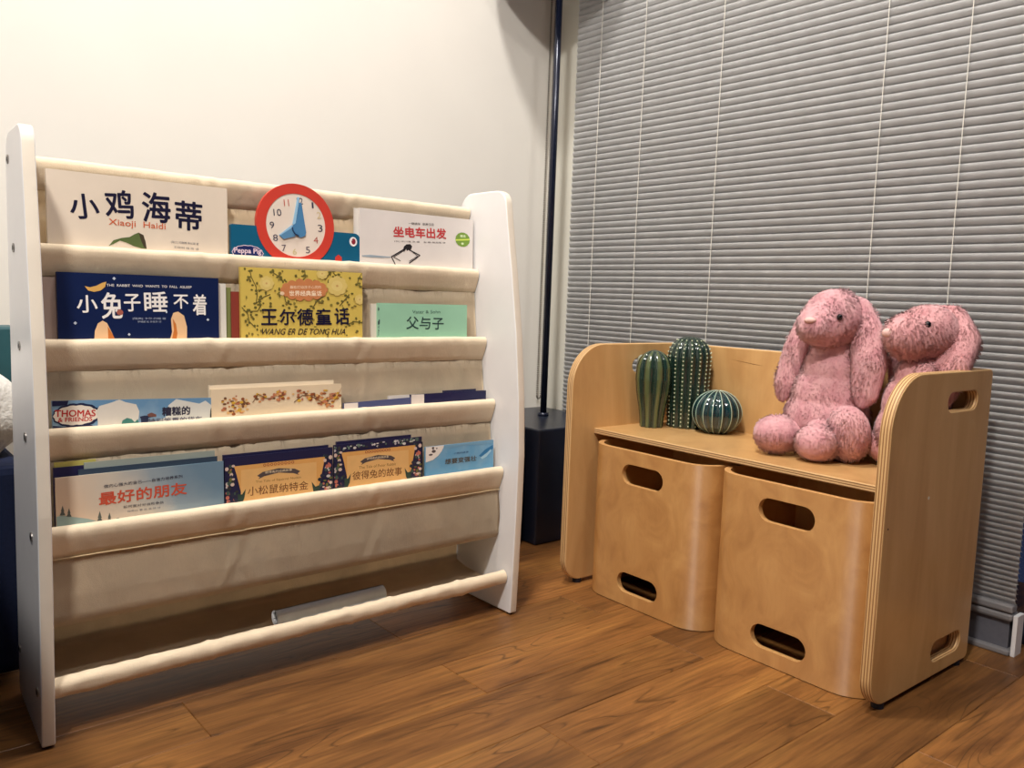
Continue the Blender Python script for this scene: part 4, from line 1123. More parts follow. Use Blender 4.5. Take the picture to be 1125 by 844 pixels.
  ('E',-0.9962,0.5873,0.0023,0.0016,(104,98,48)),
  ('E',-0.996,0.5873,0.0024,0.0023,(104,98,48)),
  ('E',-0.9832,0.579,0.0028,0.0017,(104,98,48)),
  ('E',-0.9951,0.5768,0.0024,0.002,(104,98,48)),
  ('L',[(-0.9309,0.5986),(-0.9453,0.5896),(-0.9524,0.5787)],0.0015,(95,85,45)),
  ('E',-0.9397,0.6019,0.0024,0.0021,(104,98,48)),
  ('E',-0.925,0.5954,0.0022,0.0017,(104,98,48)),
  ('E',-0.9243,0.5924,0.0024,0.0015,(104,98,48)),
  ('E',-0.943,0.5892,0.0022,0.0015,(104,98,48)),
  ('E',-0.9473,0.5881,0.0019,0.0019,(104,98,48)),
  ('E',-0.9371,0.5866,0.002,0.0018,(104,98,48)),
  ('E',-0.9595,0.5755,0.0025,0.0015,(104,98,48)),
  ('E',-0.9516,0.5775,0.0024,0.0017,(104,98,48)),
  ('E',-0.9558,0.5805,0.003,0.0016,(104,98,48)),
  ('L',[(-0.8593,0.5534),(-0.8746,0.5556),(-0.8872,0.551)],0.0016,(95,85,45)),
  ('E',-0.8593,0.554,0.002,0.0018,(104,98,48)),
  ('E',-0.865,0.5558,0.0023,0.0017,(104,98,48)),
  ('E',-0.8508,0.5562,0.0023,0.0021,(104,98,48)),
  ('E',-0.8766,0.5553,0.0027,0.0015,(104,98,48)),
  ('E',-0.8713,0.5609,0.0021,0.0023,(104,98,48)),
  ('E',-0.8652,0.5533,0.002,0.0019,(104,98,48)),
  ('E',-0.8913,0.5465,0.0021,0.0015,(104,98,48)),
  ('E',-0.8846,0.5492,0.0026,0.0019,(104,98,48)),
  ('E',-0.8784,0.5516,0.0032,0.0018,(104,98,48)),
  ('L',[(-1.0618,0.5706),(-1.049,0.5708),(-1.0425,0.5812)],0.0014,(95,85,45)),
  ('E',-1.0624,0.5723,0.0023,0.002,(104,98,48)),
  ('E',-1.066,0.5702,0.0024,0.0017,(104,98,48)),
  ('E',-1.0592,0.5692,0.0024,0.0016,(104,98,48)),
  ('E',-1.0521,0.5766,0.0026,0.002,(104,98,48)),
  ('E',-1.0509,0.565,0.0027,0.0014,(104,98,48)),
  ('E',-1.0435,0.5718,0.0019,0.0015,(104,98,48)),
  ('E',-1.0438,0.5867,0.0016,0.0013,(104,98,48)),
  ('E',-1.0456,0.5853,0.0016,0.0021,(104,98,48)),
  ('E',-1.0444,0.5813,0.0023,0.0022,(104,98,48)),
  ('L',[(-0.9307,0.6246),(-0.9234,0.6336),(-0.921,0.6402)],0.0015,(95,85,45)),
  ('E',-0.9371,0.6279,0.0029,0.0022,(104,98,48)),
  ('E',-0.9228,0.6245,0.0022,0.0015,(104,98,48)),
  ('E',-0.9232,0.6214,0.0025,0.0022,(104,98,48)),
  ('E',-0.9278,0.6329,0.003,0.0014,(104,98,48)),
  ('E',-0.9213,0.6377,0.003,0.0023,(104,98,48)),
  ('E',-0.9208,0.6345,0.0017,0.0018,(104,98,48)),
  ('E',-0.9235,0.6413,0.0018,0.0023,(104,98,48)),
  ('E',-0.9206,0.6394,0.0029,0.0023,(104,98,48)),
  ('E',-0.9201,0.6396,0.003,0.0017,(104,98,48)),
  ('E',-0.8835,0.6413,0.0028,0.0019,(126,110,54)),
  ('E',-1.019,0.6041,0.0016,0.0015,(126,110,54)),
  ('E',-0.9188,0.5831,0.0027,0.0021,(136,124,58)),
  ('E',-0.9401,0.6008,0.0017,0.0012,(112,102,50)),
  ('E',-0.9008,0.6302,0.0028,0.0012,(112,102,50)),
  ('E',-1.0487,0.5332,0.002,0.0013,(136,124,58)),
  ('E',-0.8655,0.6191,0.0021,0.0021,(136,124,58)),
  ('E',-0.9816,0.5894,0.0017,0.0013,(136,124,58)),
  ('E',-0.9177,0.6102,0.0026,0.0017,(112,102,50)),
  ('E',-0.8714,0.5367,0.002,0.0016,(126,110,54)),
  ('E',-0.9748,0.5941,0.0018,0.0019,(126,110,54)),
  ('E',-0.8904,0.5724,0.0024,0.0011,(126,110,54)),
  ('E',-0.8902,0.6077,0.0031,0.0012,(136,124,58)),
  ('E',-1.027,0.5787,0.0025,0.0023,(112,102,50)),
  ('E',-1.0579,0.5341,0.0021,0.0021,(126,110,54)),
  ('E',-1.0059,0.6093,0.0012,0.0014,(136,124,58)),
  ('E',-1.0106,0.6325,0.0028,0.0024,(126,110,54)),
  ('E',-0.9318,0.5402,0.0029,0.002,(112,102,50)),
  ('E',-0.9361,0.5862,0.0027,0.0013,(112,102,50)),
  ('E',-0.935,0.5891,0.0026,0.0022,(112,102,50)),
  ('E',-0.8965,0.5659,0.0024,0.0014,(136,124,58)),
  ('E',-0.9258,0.5306,0.0014,0.0021,(112,102,50)),
  ('E',-1.0399,0.57,0.0017,0.0025,(126,110,54)),
  ('E',-0.9827,0.6295,0.0023,0.0024,(112,102,50)),
  ('E',-0.8694,0.5388,0.0026,0.0022,(112,102,50)),
  ('E',-1.0582,0.5615,0.0023,0.0019,(126,110,54)),
  ('E',-1.0404,0.6118,0.0023,0.0018,(112,102,50)),
  ('E',-1.0424,0.6272,0.0027,0.0019,(126,110,54)),
  ('E',-0.9592,0.6151,0.0029,0.0025,(112,102,50)),
  ('E',-0.8853,0.5846,0.0025,0.002,(126,110,54)),
  ('E',-1.022,0.6291,0.0014,0.0014,(126,110,54)),
  ('E',-0.889,0.5669,0.0021,0.0012,(126,110,54)),
  ('E',-1.0492,0.615,0.0018,0.0022,(112,102,50)),
  ('E',-0.9355,0.5661,0.0012,0.0013,(126,110,54)),
  ('E',-1.0464,0.6046,0.0014,0.0016,(126,110,54)),
  ('E',-0.8977,0.5822,0.0014,0.0014,(136,124,58)),
  ('E',-1.0603,0.6185,0.0018,0.0022,(112,102,50)),
  ('E',-1.0441,0.628,0.0016,0.0023,(136,124,58)),
  ('E',-1.0134,0.5993,0.0028,0.0019,(136,124,58)),
  ('E',-0.9525,0.558,0.0028,0.0017,(136,124,58)),
  ('E',-0.9995,0.6082,0.0018,0.0013,(136,124,58)),
  ('E',-1.0202,0.5625,0.0026,0.0014,(136,124,58)),
  ('E',-0.9771,0.6392,0.0013,0.001,(112,102,50)),
  ('E',-0.9858,0.5846,0.0021,0.0023,(136,124,58)),
  ('E',-0.8874,0.5559,0.002,0.0012,(112,102,50)),
  ('E',-0.9492,0.6223,0.003,0.0024,(136,124,58)),
  ('E',-1.0118,0.6058,0.0024,0.0011,(112,102,50)),
  ('E',-1.0113,0.5956,0.0016,0.0021,(112,102,50)),
  ('E',-0.879,0.5516,0.0021,0.0012,(136,124,58)),
  ('E',-0.8628,0.6444,0.0022,0.0017,(136,124,58)),
  ('E',-1.0061,0.6361,0.0017,0.0014,(112,102,50)),
  ('E',-1.0621,0.6215,0.0026,0.0021,(126,110,54)),
  ('E',-0.9038,0.5589,0.0017,0.0013,(126,110,54)),
  ('E',-0.9402,0.562,0.0013,0.0016,(112,102,50)),
  ('E',-1.0002,0.6199,0.0019,0.0012,(112,102,50)),
  ('E',-0.8787,0.5798,0.003,0.0014,(126,110,54)),
  ('E',-1.0392,0.5836,0.0018,0.0013,(112,102,50)),
  ('E',-1.0139,0.5561,0.0027,0.0011,(112,102,50)),
  ('E',-1.0647,0.5579,0.0023,0.0021,(136,124,58)),
  ('E',-1.0416,0.5916,0.0018,0.0011,(112,102,50)),
  ('E',-1.0671,0.5315,0.0022,0.0025,(112,102,50)),
  ('E',-0.9789,0.569,0.002,0.0023,(136,124,58)),
  ('E',-0.9406,0.5874,0.0028,0.002,(126,110,54)),
  ('E',-0.9774,0.6252,0.0015,0.001,(136,124,58)),
  ('E',-0.9128,0.6053,0.0026,0.0015,(136,124,58)),
  ('E',-1.0186,0.5735,0.0025,0.0013,(112,102,50)),
  ('E',-0.9,0.6408,0.0022,0.0023,(126,110,54)),
  ('E',-0.9878,0.6147,0.0022,0.0016,(136,124,58)),
  ('E',-1.0427,0.5392,0.0026,0.0023,(126,110,54)),
  ('E',-0.9737,0.5645,0.0029,0.0025,(112,102,50)),
  ('E',-0.8738,0.5823,0.003,0.0015,(126,110,54)),
  ('E',-1.0237,0.5603,0.0021,0.0017,(126,110,54)),
  ('E',-0.8751,0.5945,0.0014,0.002,(112,102,50)),
  ('E',-0.9428,0.5623,0.0028,0.0019,(126,110,54)),
  ('E',-1.0686,0.5547,0.002,0.0024,(112,102,50)),
  ('E',-0.8834,0.6299,0.002,0.002,(112,102,50)),
  ('E',-0.9487,0.5465,0.003,0.0011,(136,124,58)),
  ('E',-1.0634,0.5352,0.0012,0.002,(126,110,54)),
  ('E',-0.9617,0.5985,0.0015,0.0016,(136,124,58)),
  ('E',-1.0264,0.5377,0.0015,0.0017,(136,124,58)),
  ('E',-0.8899,0.5318,0.0016,0.0014,(112,102,50)),
  ('E',-0.9636,0.6302,0.0022,0.0017,(136,124,58)),
  ('E',-0.9999,0.5836,0.0022,0.0019,(126,110,54)),
  ('E',-0.9358,0.6353,0.0016,0.0015,(136,124,58)),
  ('E',-0.9841,0.5647,0.0026,0.0015,(112,102,50)),
  ('E',-1.0268,0.5834,0.0022,0.0022,(112,102,50)),
  ('E',-1.0669,0.5927,0.0011,0.0023,(136,124,58)),
  ('E',-1.0127,0.6219,0.0011,0.0024,(126,110,54)),
  ('E',-0.9843,0.5732,0.002,0.002,(112,102,50)),
  ('E',-0.9434,0.6401,0.0017,0.0022,(126,110,54)),
  ('E',-1.0255,0.6157,0.0051,0.0045,(220,196,116)),
  ('E',-1.0279,0.6104,0.005,0.0045,(220,196,116)),
  ('E',-1.0334,0.608,0.005,0.0045,(220,196,116)),
  ('E',-1.0389,0.61,0.005,0.0045,(220,196,116)),
  ('E',-1.0411,0.6151,0.005,0.0045,(220,196,116)),
  ('E',-1.0388,0.6204,0.005,0.0045,(220,196,116)),
  ('E',-1.0333,0.6228,0.005,0.0045,(220,196,116)),
  ('E',-1.0278,0.6209,0.005,0.0046,(220,196,116)),
  ('E',-1.0334,0.6154,0.007,0.0062,(225,202,128)),
  ('E',-1.0334,0.6154,0.0015,0.0015,(205,160,95)),
  ('E',-0.9287,0.6355,0.0043,0.0037,(220,196,116)),
  ('E',-0.9307,0.6311,0.0043,0.0037,(220,196,116)),
  ('E',-0.9354,0.6292,0.0043,0.0037,(220,196,116)),
  ('E',-0.9401,0.6307,0.0043,0.0036,(220,196,116)),
  ('E',-0.942,0.6349,0.0043,0.0037,(220,196,116)),
  ('E',-0.9401,0.6392,0.0043,0.0037,(220,196,116)),
  ('E',-0.9354,0.6412,0.0042,0.0037,(220,196,116)),
  ('E',-0.9307,0.6397,0.0043,0.0037,(220,196,116)),
  ('E',-0.9354,0.6352,0.0059,0.005,(225,202,128)),
  ('E',-0.9354,0.6352,0.0013,0.0012,(205,160,95)),
  ('E',-0.8959,0.6161,0.0077,0.0066,(220,196,116)),
  ('E',-0.8994,0.6084,0.0077,0.0065,(220,196,116)),
  ('E',-0.9079,0.6051,0.0076,0.0065,(220,196,116)),
  ('E',-0.9162,0.6079,0.0076,0.0065,(220,196,116)),
  ('E',-0.9196,0.6152,0.0076,0.0065,(220,196,116)),
  ('E',-0.9161,0.6228,0.0076,0.0065,(220,196,116)),
  ('E',-0.9078,0.6262,0.0076,0.0065,(220,196,116)),
  ('E',-0.8994,0.6235,0.0076,0.0065,(220,196,116)),
  ('E',-0.9078,0.6157,0.0105,0.0089,(225,202,128)),
  ('E',-0.9078,0.6157,0.0023,0.002,(205,160,95)),
  ('E',-0.8579,0.5939,0.0041,0.0034,(220,196,116)),
  ('E',-0.8598,0.5899,0.0041,0.0034,(220,196,116)),
  ('E',-0.8643,0.5882,0.004,0.0034,(220,196,116)),
  ('E',-0.8687,0.5897,0.004,0.0034,(220,196,116)),
  ('E',-0.8706,0.5936,0.004,0.0034,(220,196,116)),
  ('E',-0.8687,0.5975,0.0041,0.0034,(220,196,116)),
  ('E',-0.8642,0.5993,0.004,0.0034,(220,196,116)),
  ('E',-0.8598,0.5978,0.0041,0.0034,(220,196,116)),
  ('E',-0.8643,0.5937,0.0056,0.0047,(225,202,128)),
  ('E',-0.8643,0.5937,0.0013,0.0011,(205,160,95)),
  ('E',-0.9332,0.6083,0.0081,0.0056,(202,130,82)),
  ('E',-0.9368,0.6024,0.0081,0.0056,(202,130,82)),
  ('E',-0.9467,0.5974,0.008,0.0056,(202,130,82)),
  ('E',-0.9609,0.5945,0.008,0.0056,(202,130,82)),
  ('E',-0.9763,0.5941,0.0078,0.0055,(202,130,82)),
  ('E',-0.99,0.5963,0.0077,0.0055,(202,130,82)),
  ('E',-0.9994,0.6006,0.0076,0.0055,(202,130,82)),
  ('E',-1.0026,0.6061,0.0076,0.0055,(202,130,82)),
  ('E',-0.9992,0.6119,0.0076,0.0054,(202,130,82)),
  ('E',-0.9897,0.6167,0.0077,0.0055,(202,130,82)),
  ('E',-0.976,0.6197,0.0078,0.0055,(202,130,82)),
  ('E',-0.9605,0.6203,0.0079,0.0055,(202,130,82)),
  ('E',-0.9465,0.6183,0.0081,0.0055,(202,130,82)),
  ('E',-0.9367,0.614,0.0081,0.0057,(202,130,82)),
  ('E',-0.9685,0.6072,0.0347,0.0141,(202,130,82)),
  ('E',-1.0071,0.6003,0.004,0.0029,(235,205,170)),
  ('T','最能打动孩子心灵的',-0.9657,0.6117,0.0556,0.0051,(245,225,195),0.0,0.034,0),
  ('T','世界经典童话',-0.9658,0.6015,0.058,0.0086,(250,232,205),0.018,0.029,0),
  ('T','王',-1.0297,0.5617,0.0262,0.0249,(22,20,50),0.02,0.011,0),
  ('T','尔',-0.9986,0.5621,0.0259,0.0253,(22,20,50),0.02,0.012,0),
  ('T','德',-0.9671,0.5624,0.0279,0.0268,(22,20,50),0.02,0.011,0),
  ('T','童',-0.9331,0.5634,0.0282,0.026,(22,20,50),0.025,0.011,0),
  ('T','话',-0.899,0.5642,0.0277,0.0276,(22,20,50),0.02,0.011,0),
  ('T','WANG ER DE TONG HUA',-0.9673,0.5382,0.1488,0.0098,(45,35,45),0.012,-0.001,0.35),
 ],
}

# ------------------------------------------------------------------ sling bookshelf
RPIV = (-0.9, -0.4); RYAW = 0.0070
def rk(x, y, z=0.0):
    dx, dy = x - RPIV[0], y - RPIV[1]; c, s = math.cos(RYAW), math.sin(RYAW)
    return (RPIV[0] + dx * c - dy * s, RPIV[1] + dx * s + dy * c, z)
XL, XR, PT = -1.3863, -0.5769, 0.0162
ROD_Y = [-.292, -.326, -.357, -.389, -.42, -.44]; ROD_Z = [.770, .650, .520, .402, .275, .072]
RB = (-0.98, -0.36, 0)
rack = empty('sling_bookshelf', rk(*RB), RYAW)
tag(rack, 'white sling bookshelf with cream canvas pockets holding picture books', 'bookshelf')
def loc_r(x, y, z): return (x - RB[0], y - RB[1], z)
prof = [(-.461, 0.003), (-.2651, 0.003), (-.2652, .806), (-.404, .806), (-.415, .737), (-.431, .652), (-.450, .534), (-.463, .415), (-.4685, .31), (-.4675, .2), (-.4645, .1)]
rad = [.004, .004, .035, .03, .05, .05, .05, .05, .05, .05, .05]
def side_panel(x0, ang):
    lp = rounded(prof, rad, 5)
    me = outline_mesh([lp], PT / 2, 0.0022)
    piv = Vector((x0 if x0 == XL else x0 + PT, -.4628))
    def fn(c):
        p = Vector((x0 + PT / 2 + c.z, c.x)) - piv
        q = Vector((p.x * math.cos(ang) - p.y * math.sin(ang), p.x * math.sin(ang) + p.y * math.cos(ang))) + piv
        return Vector(loc_r(q.x, q.y, c.y))
    remap(me, fn)
    o = link('side_panel', me, [M['white_panel'], M['white_edge']], rack)
    for p in me.polygons:
        p.material_index = 1 if abs(p.normal.x) < 0.6 else 0
    me.flip_normals()
    return o
left_panel = side_panel(XL, -0.043)
right_panel = side_panel(XR - PT, 0.0)
for sx, xx in ((-1, XL), (1, XR)):
    for i, (y, z) in enumerate(list(zip(ROD_Y, ROD_Z)) + [(-.285, .075)]):
        if sx < 0:
            dy = y + .4628; px = xx + dy * math.sin(0.043) ; y2 = -.4628 + dy * math.cos(0.043)
        else: px, y2 = xx, y
        b = tube_bm(loc_r(px - 0.0016 * (sx < 0), y2, z), loc_r(px + (0.002 if sx < 0 else 0.0016), y2, z), 0.0062, 14)
        s = from_bm('screw', b, M['screw'], rack)
        hx = from_bm('hex_socket', tube_bm(loc_r(px + sx * 0.0014, y2, z), loc_r(px + sx * 0.0019, y2, z), 0.0036, 6), M['black_glide'], s)
for (px_, y_) in ((XL + .01, -.45), (XL + .02, -.28), (XR - .008, -.45), (XR - .008, -.28)):
    from_bm('floor_glide', tube_bm(loc_r(px_, y_, 0), loc_r(px_, y_, 0.0035), 0.006, 12), M['black_glide'], rack)

X0, X1 = XL + PT + .0015, XR - PT - .0015
NX = 150
creases = [(-1.118, .006, 1.0), (-1.105, .010, -.6), (-.863, .006, 1.0), (-.876, .010, -.7), (-.75, .015, .4), (-1.24, .03, .3), (-.66, .015, .5), (-.62, .008, .4), (-.99, .02, .3)]
def fold(x, z, seed):
    v = 0.0018 * noise.noise(Vector((x * 14 + z * 6, z * 5, seed))) + 0.0012 * noise.noise(Vector((x * 60 + z * 40, z * 16, seed + 3)))
    for c, w_, a in creases:
        d = (x + .008 * math.sin(z * 30 + seed) - .25 * (z % .13) + .016 - c) / w_
        v += 0.0028 * a * math.exp(-d * d) * (0.6 + 0.4 * noise.noise(Vector((c * 9, z * 6, seed))))
    return v
def sheet(bm, path, seed, amp=1.0, quiet=None):
    """path: list of (y,z) points swept along x with wrinkles pushed along -y"""
    rows = []
    for i in range(NX + 1):
        x = X0 + (X1 - X0) * i / NX
        rr = []
        for j, (y, z) in enumerate(path):
            f = fold(x, z, seed) * amp * (.15 if quiet is not None and j > quiet else 1)
            rr.append(bm.verts.new(loc_r(x, y - f, z + 0.5 * f)))
        rows.append(rr)
    for i in range(NX):
        for j in range(len(path) - 1):
            bm.faces.new((rows[i][j], rows[i + 1][j], rows[i + 1][j + 1], rows[i][j + 1]))
def lerp_path(pts, n):
    out = []
    for a, b in zip(pts, pts[1:]):
        for k in range(n): out.append((a[0] + (b[0] - a[0]) * k / n, a[1] + (b[1] - a[1]) * k / n))
    return out + [pts[-1]]
def sleeve_path(y, z):
    # teardrop hem around the rod: top roll, hanging front flap, seam at the back
    return [(y + .0066, z - .034), (y + .0080, z - .018), (y + .0085, z - .002), (y + .0070, z + .0050), (y + .003, z + .0084), (y - .003, z + .0084), (y - .0072, z + .0050),
            (y - .0086, z - .0005), (y - .0066, z - .009), (y - .0032, z - .018), (y + .0004, z - .027), (y + .0042, z - .036), (y + .0062, z - .037), (y + .0066, z - .034)]
for i in range(5):
    y, z = ROD_Y[i], ROD_Z[i]
    rod = from_bm('rod', tube_bm(loc_r(X0, y, z), loc_r(X1, y, z), 0.0062, 14), M['white_panel'], rack, smooth=True)
    bm = bmesh.new(); sheet(bm, sleeve_path(y, z), 11 + i * 7, 0.8)
    bmesh.ops.remove_doubles(bm, verts=list(bm.verts), dist=1e-5)
    sl = from_bm('canvas_sleeve', bm, M['canvas'], rack, smooth=True)
    if i == 4:
        b = bmesh.new(); 
        prev = None
        for q in range(NX + 1):
            x = X0 + (X1 - X0) * q / NX; f = fold(x, z - .034, 12 + i * 7) * .9
            ring = [b.verts.new(loc_r(x, y + .0022 - f - .0012 * math.sin(a), z - .0365 + 0.0012 * math.cos(a))) for a in (0, PI / 2, PI, 3 * PI / 2)]
            if prev:
                for s_ in range(4): b.faces.new((prev[s_], prev[(s_ + 1) % 4], ring[(s_ + 1) % 4], ring[s_]))
            prev = ring
        from_bm('seam', b, M['seam'], sl, smooth=True)
for i in range(1, 5):
    yb, zb = ROD_Y[i - 1] + .0056, ROD_Z[i - 1] - .035
    yf, zf = ROD_Y[i] + .0048, ROD_Z[i] - .036; ym = ROD_Y[i] + .0270
    bot = ROD_Z[i] + .009 - .142
    if i == 4:
        pts = [(yb, zb), (ym, ROD_Z[i] + .01), (ym, zf), (ym, bot + .012), (ym - .005, bot + .002), ((ym + yf) / 2, bot - .001), (yf + .004, bot + .001), (yf - .004, bot + .010), (yf - .006, (zf + bot) / 2), (yf, zf)]
    else:
        pts = [(yb, zb), (ym, ROD_Z[i] + .01), (ym, zf), (ym, bot + .012), (ym - .005, bot + .003), ((ym + yf) / 2, bot), (yf + .006, bot + .003), (yf + .003, bot + .014), (yf + .002, (zf + bot) / 2), (yf + .001, zf)]
    bm = bmesh.new(); sheet(bm, lerp_path(pts, 4), 40 + i * 5, 0.9 if i == 4 else 0.75, None if i == 4 else 14)
    bmesh.ops.solidify(bm, geom=list(bm.faces), thickness=0.0007)
    from_bm('canvas_pocket', bm, M['canvas'], rack, smooth=True)
# lowest sling: back sheet, rear rod, sagging tray, front bar
bm = bmesh.new()
pts = [(-.338, .36), (-.325, .25), (-.296, .13), (-.287, .10), (-.288, .066), (-.32, .058), (-.37, .056), (-.41, .058), (-.432, .060)]
sheet(bm, lerp_path(pts, 4), 77, 0.5)
bmesh.ops.solidify(bm, geom=list(bm.faces), thickness=0.0007)
from_bm('canvas_tray', bm, M['canvas'], rack, smooth=True)
from_bm('rod', tube_bm(loc_r(X0, -.44, .072), loc_r(X1, -.44, .072), 0.0062, 14), M['white_panel'], rack, smooth=True)
from_bm('rod', tube_bm(loc_r(X0, -.280, .075), loc_r(X1, -.280, .075), 0.0062, 14), M['white_panel'], rack, smooth=True)
bm = bmesh.new()
rows = []
for i in range(NX + 1):
    x = X0 + (X1 - X0) * i / NX; rr = []
    for k in range(16):
        a = 2 * PI * k / 16
        ry_, rz_ = .0105, .0105
        yy = -.44 + ry_ * math.cos(a); zz = .074 + rz_ * math.sin(a)
        if math.sin(a) < 0: zz += .006 * math.sin(a) * (1 + .5 * noise.noise(Vector((x * 8, 3, 1))))
        f = .0012 * noise.noise(Vector((x * 60, a, 2))) + .0012 * noise.noise(Vector((x * 18, a * 2, 8)))
        for c in (-1.16, -.93, -.845, -.70): f += .002 * math.exp(-((x - c + .004 * math.sin(a)) / .005) ** 2)
        rr.append(bm.verts.new(loc_r(x, yy + f * math.cos(a), zz + f * math.sin(a))))
    rows.append(rr)
for i in range(NX):
    for k in range(16): bm.faces.new((rows[i][k], rows[i + 1][k], rows[i + 1][(k + 1) % 16], rows[i][(k + 1) % 16]))
from_bm('canvas_sleeve', bm, M['canvas'], rack, smooth=True)

# rolled sheet of paper in the lowest sling
bm = bmesh.new(); N = 40; pr = []
for k in range(N + 1):
    a = 2.6 * 2 * PI * k / N; r = .0065 + .0075 * k / N
    pr.append((r * math.cos(a), r * math.sin(a)))
A = [bm.verts.new((-.095, p[0], p[1])) for p in pr]; B = [bm.verts.new((.105, p[0], p[1])) for p in pr]
for k in range(N): bm.faces.new((A[k], A[k + 1], B[k + 1], B[k]))
bmesh.ops.solidify(bm, geom=list(bm.faces), thickness=0.0004)
o = from_bm('paper_roll', bm, plain('white_paper', (232, 232, 232), 0.7), loc=rk(-.953, -.4145, .0855), smooth=True); o.rotation_euler = (0, 0, 0.02 + RYAW)
tag(o, 'white rolled paper lying in the lowest canvas sling of the bookshelf', 'paper')

# ------------------------------------------------------------------ books
LEAN = 0.04
def face_y(tier, z, back=0.0): return ROD_Y[tier] + .0085 + back + LEAN * (z - ROD_Z[tier])
def gradient_mat(name, stops, direction, sc=1.0, nscale=9, namp=0.25, rough=0.4):
    """printed artwork: cover colours blended along a direction on the cover (object x,z in metres)"""
    m, n, l, b = new_mat(name)
    tc = n.new('ShaderNodeTexCoord')
    dt = n.new('ShaderNodeVectorMath'); dt.operation = 'DOT_PRODUCT'; l.new(tc.outputs['Object'], dt.inputs[0]); dt.inputs[1].default_value = direction
    nz = noise_tex(n, l, tc.outputs['Object'], nscale, 4, 0.55)
    ma = n.new('ShaderNodeMath'); ma.operation = 'MULTIPLY_ADD'; l.new(nz, ma.inputs[0]); ma.inputs[1].default_value = namp; l.new(dt.outputs['Value'], ma.inputs[2])
    l.new(ramp(n, l, ma.outputs[0], [(p, lin(c)) for p, c in stops]), b.inputs['Base Color'])
    b.inputs['Roughness'].default_value = rough; b.inputs['Specular IOR Level'].default_value = 0.4
    return m
def make_book(name, label, tier, x0, x1, ztop, cover, back=0.0, thick=.005, pages=None, group='books in the canvas pockets', cat='book', rise=0.0, cut=None, front=None):
    zb = ROD_Z[tier] + .009 - .131
    cx = (x0 + x1) / 2
    base = Vector((cx, face_y(tier, zb, back), zb))
    root = empty(name, rk(base.x, base.y, base.z), RYAW); root.rotation_euler = (-math.atan(LEAN), 0, RYAW)
    tag(root, label, cat, group)
    hw = (x1 - x0) / 2; H = ztop - zb
    c = 0.0009
    # cover: front board, back board and spine as one folded shell; pages inside
    bm = bmesh.new()
    box_bm(-hw, hw, 0, c, 0, H, bm=bm); box_bm(-hw, hw, thick - c, thick, 0, H - 0.0003, bm=bm); box_bm(-hw, -hw + c, c, thick - c, 0, H, bm=bm)
    if rise:
        for v in bm.verts:
            if v.co.z > H * .5: v.co.z += rise * v.co.x / hw
    from_bm('cover', bm, cover, root)
    bm = box_bm(-hw + c, hw - .002, c, thick - c, .002, H - .0022)
    if rise:
        for v in bm.verts:
            if v.co.z > H * .5: v.co.z += rise * v.co.x / hw
    from_bm('pages', bm, pages or M['pages'], root)
    root['_c'] = 1
    del root['_c']
    return root, base
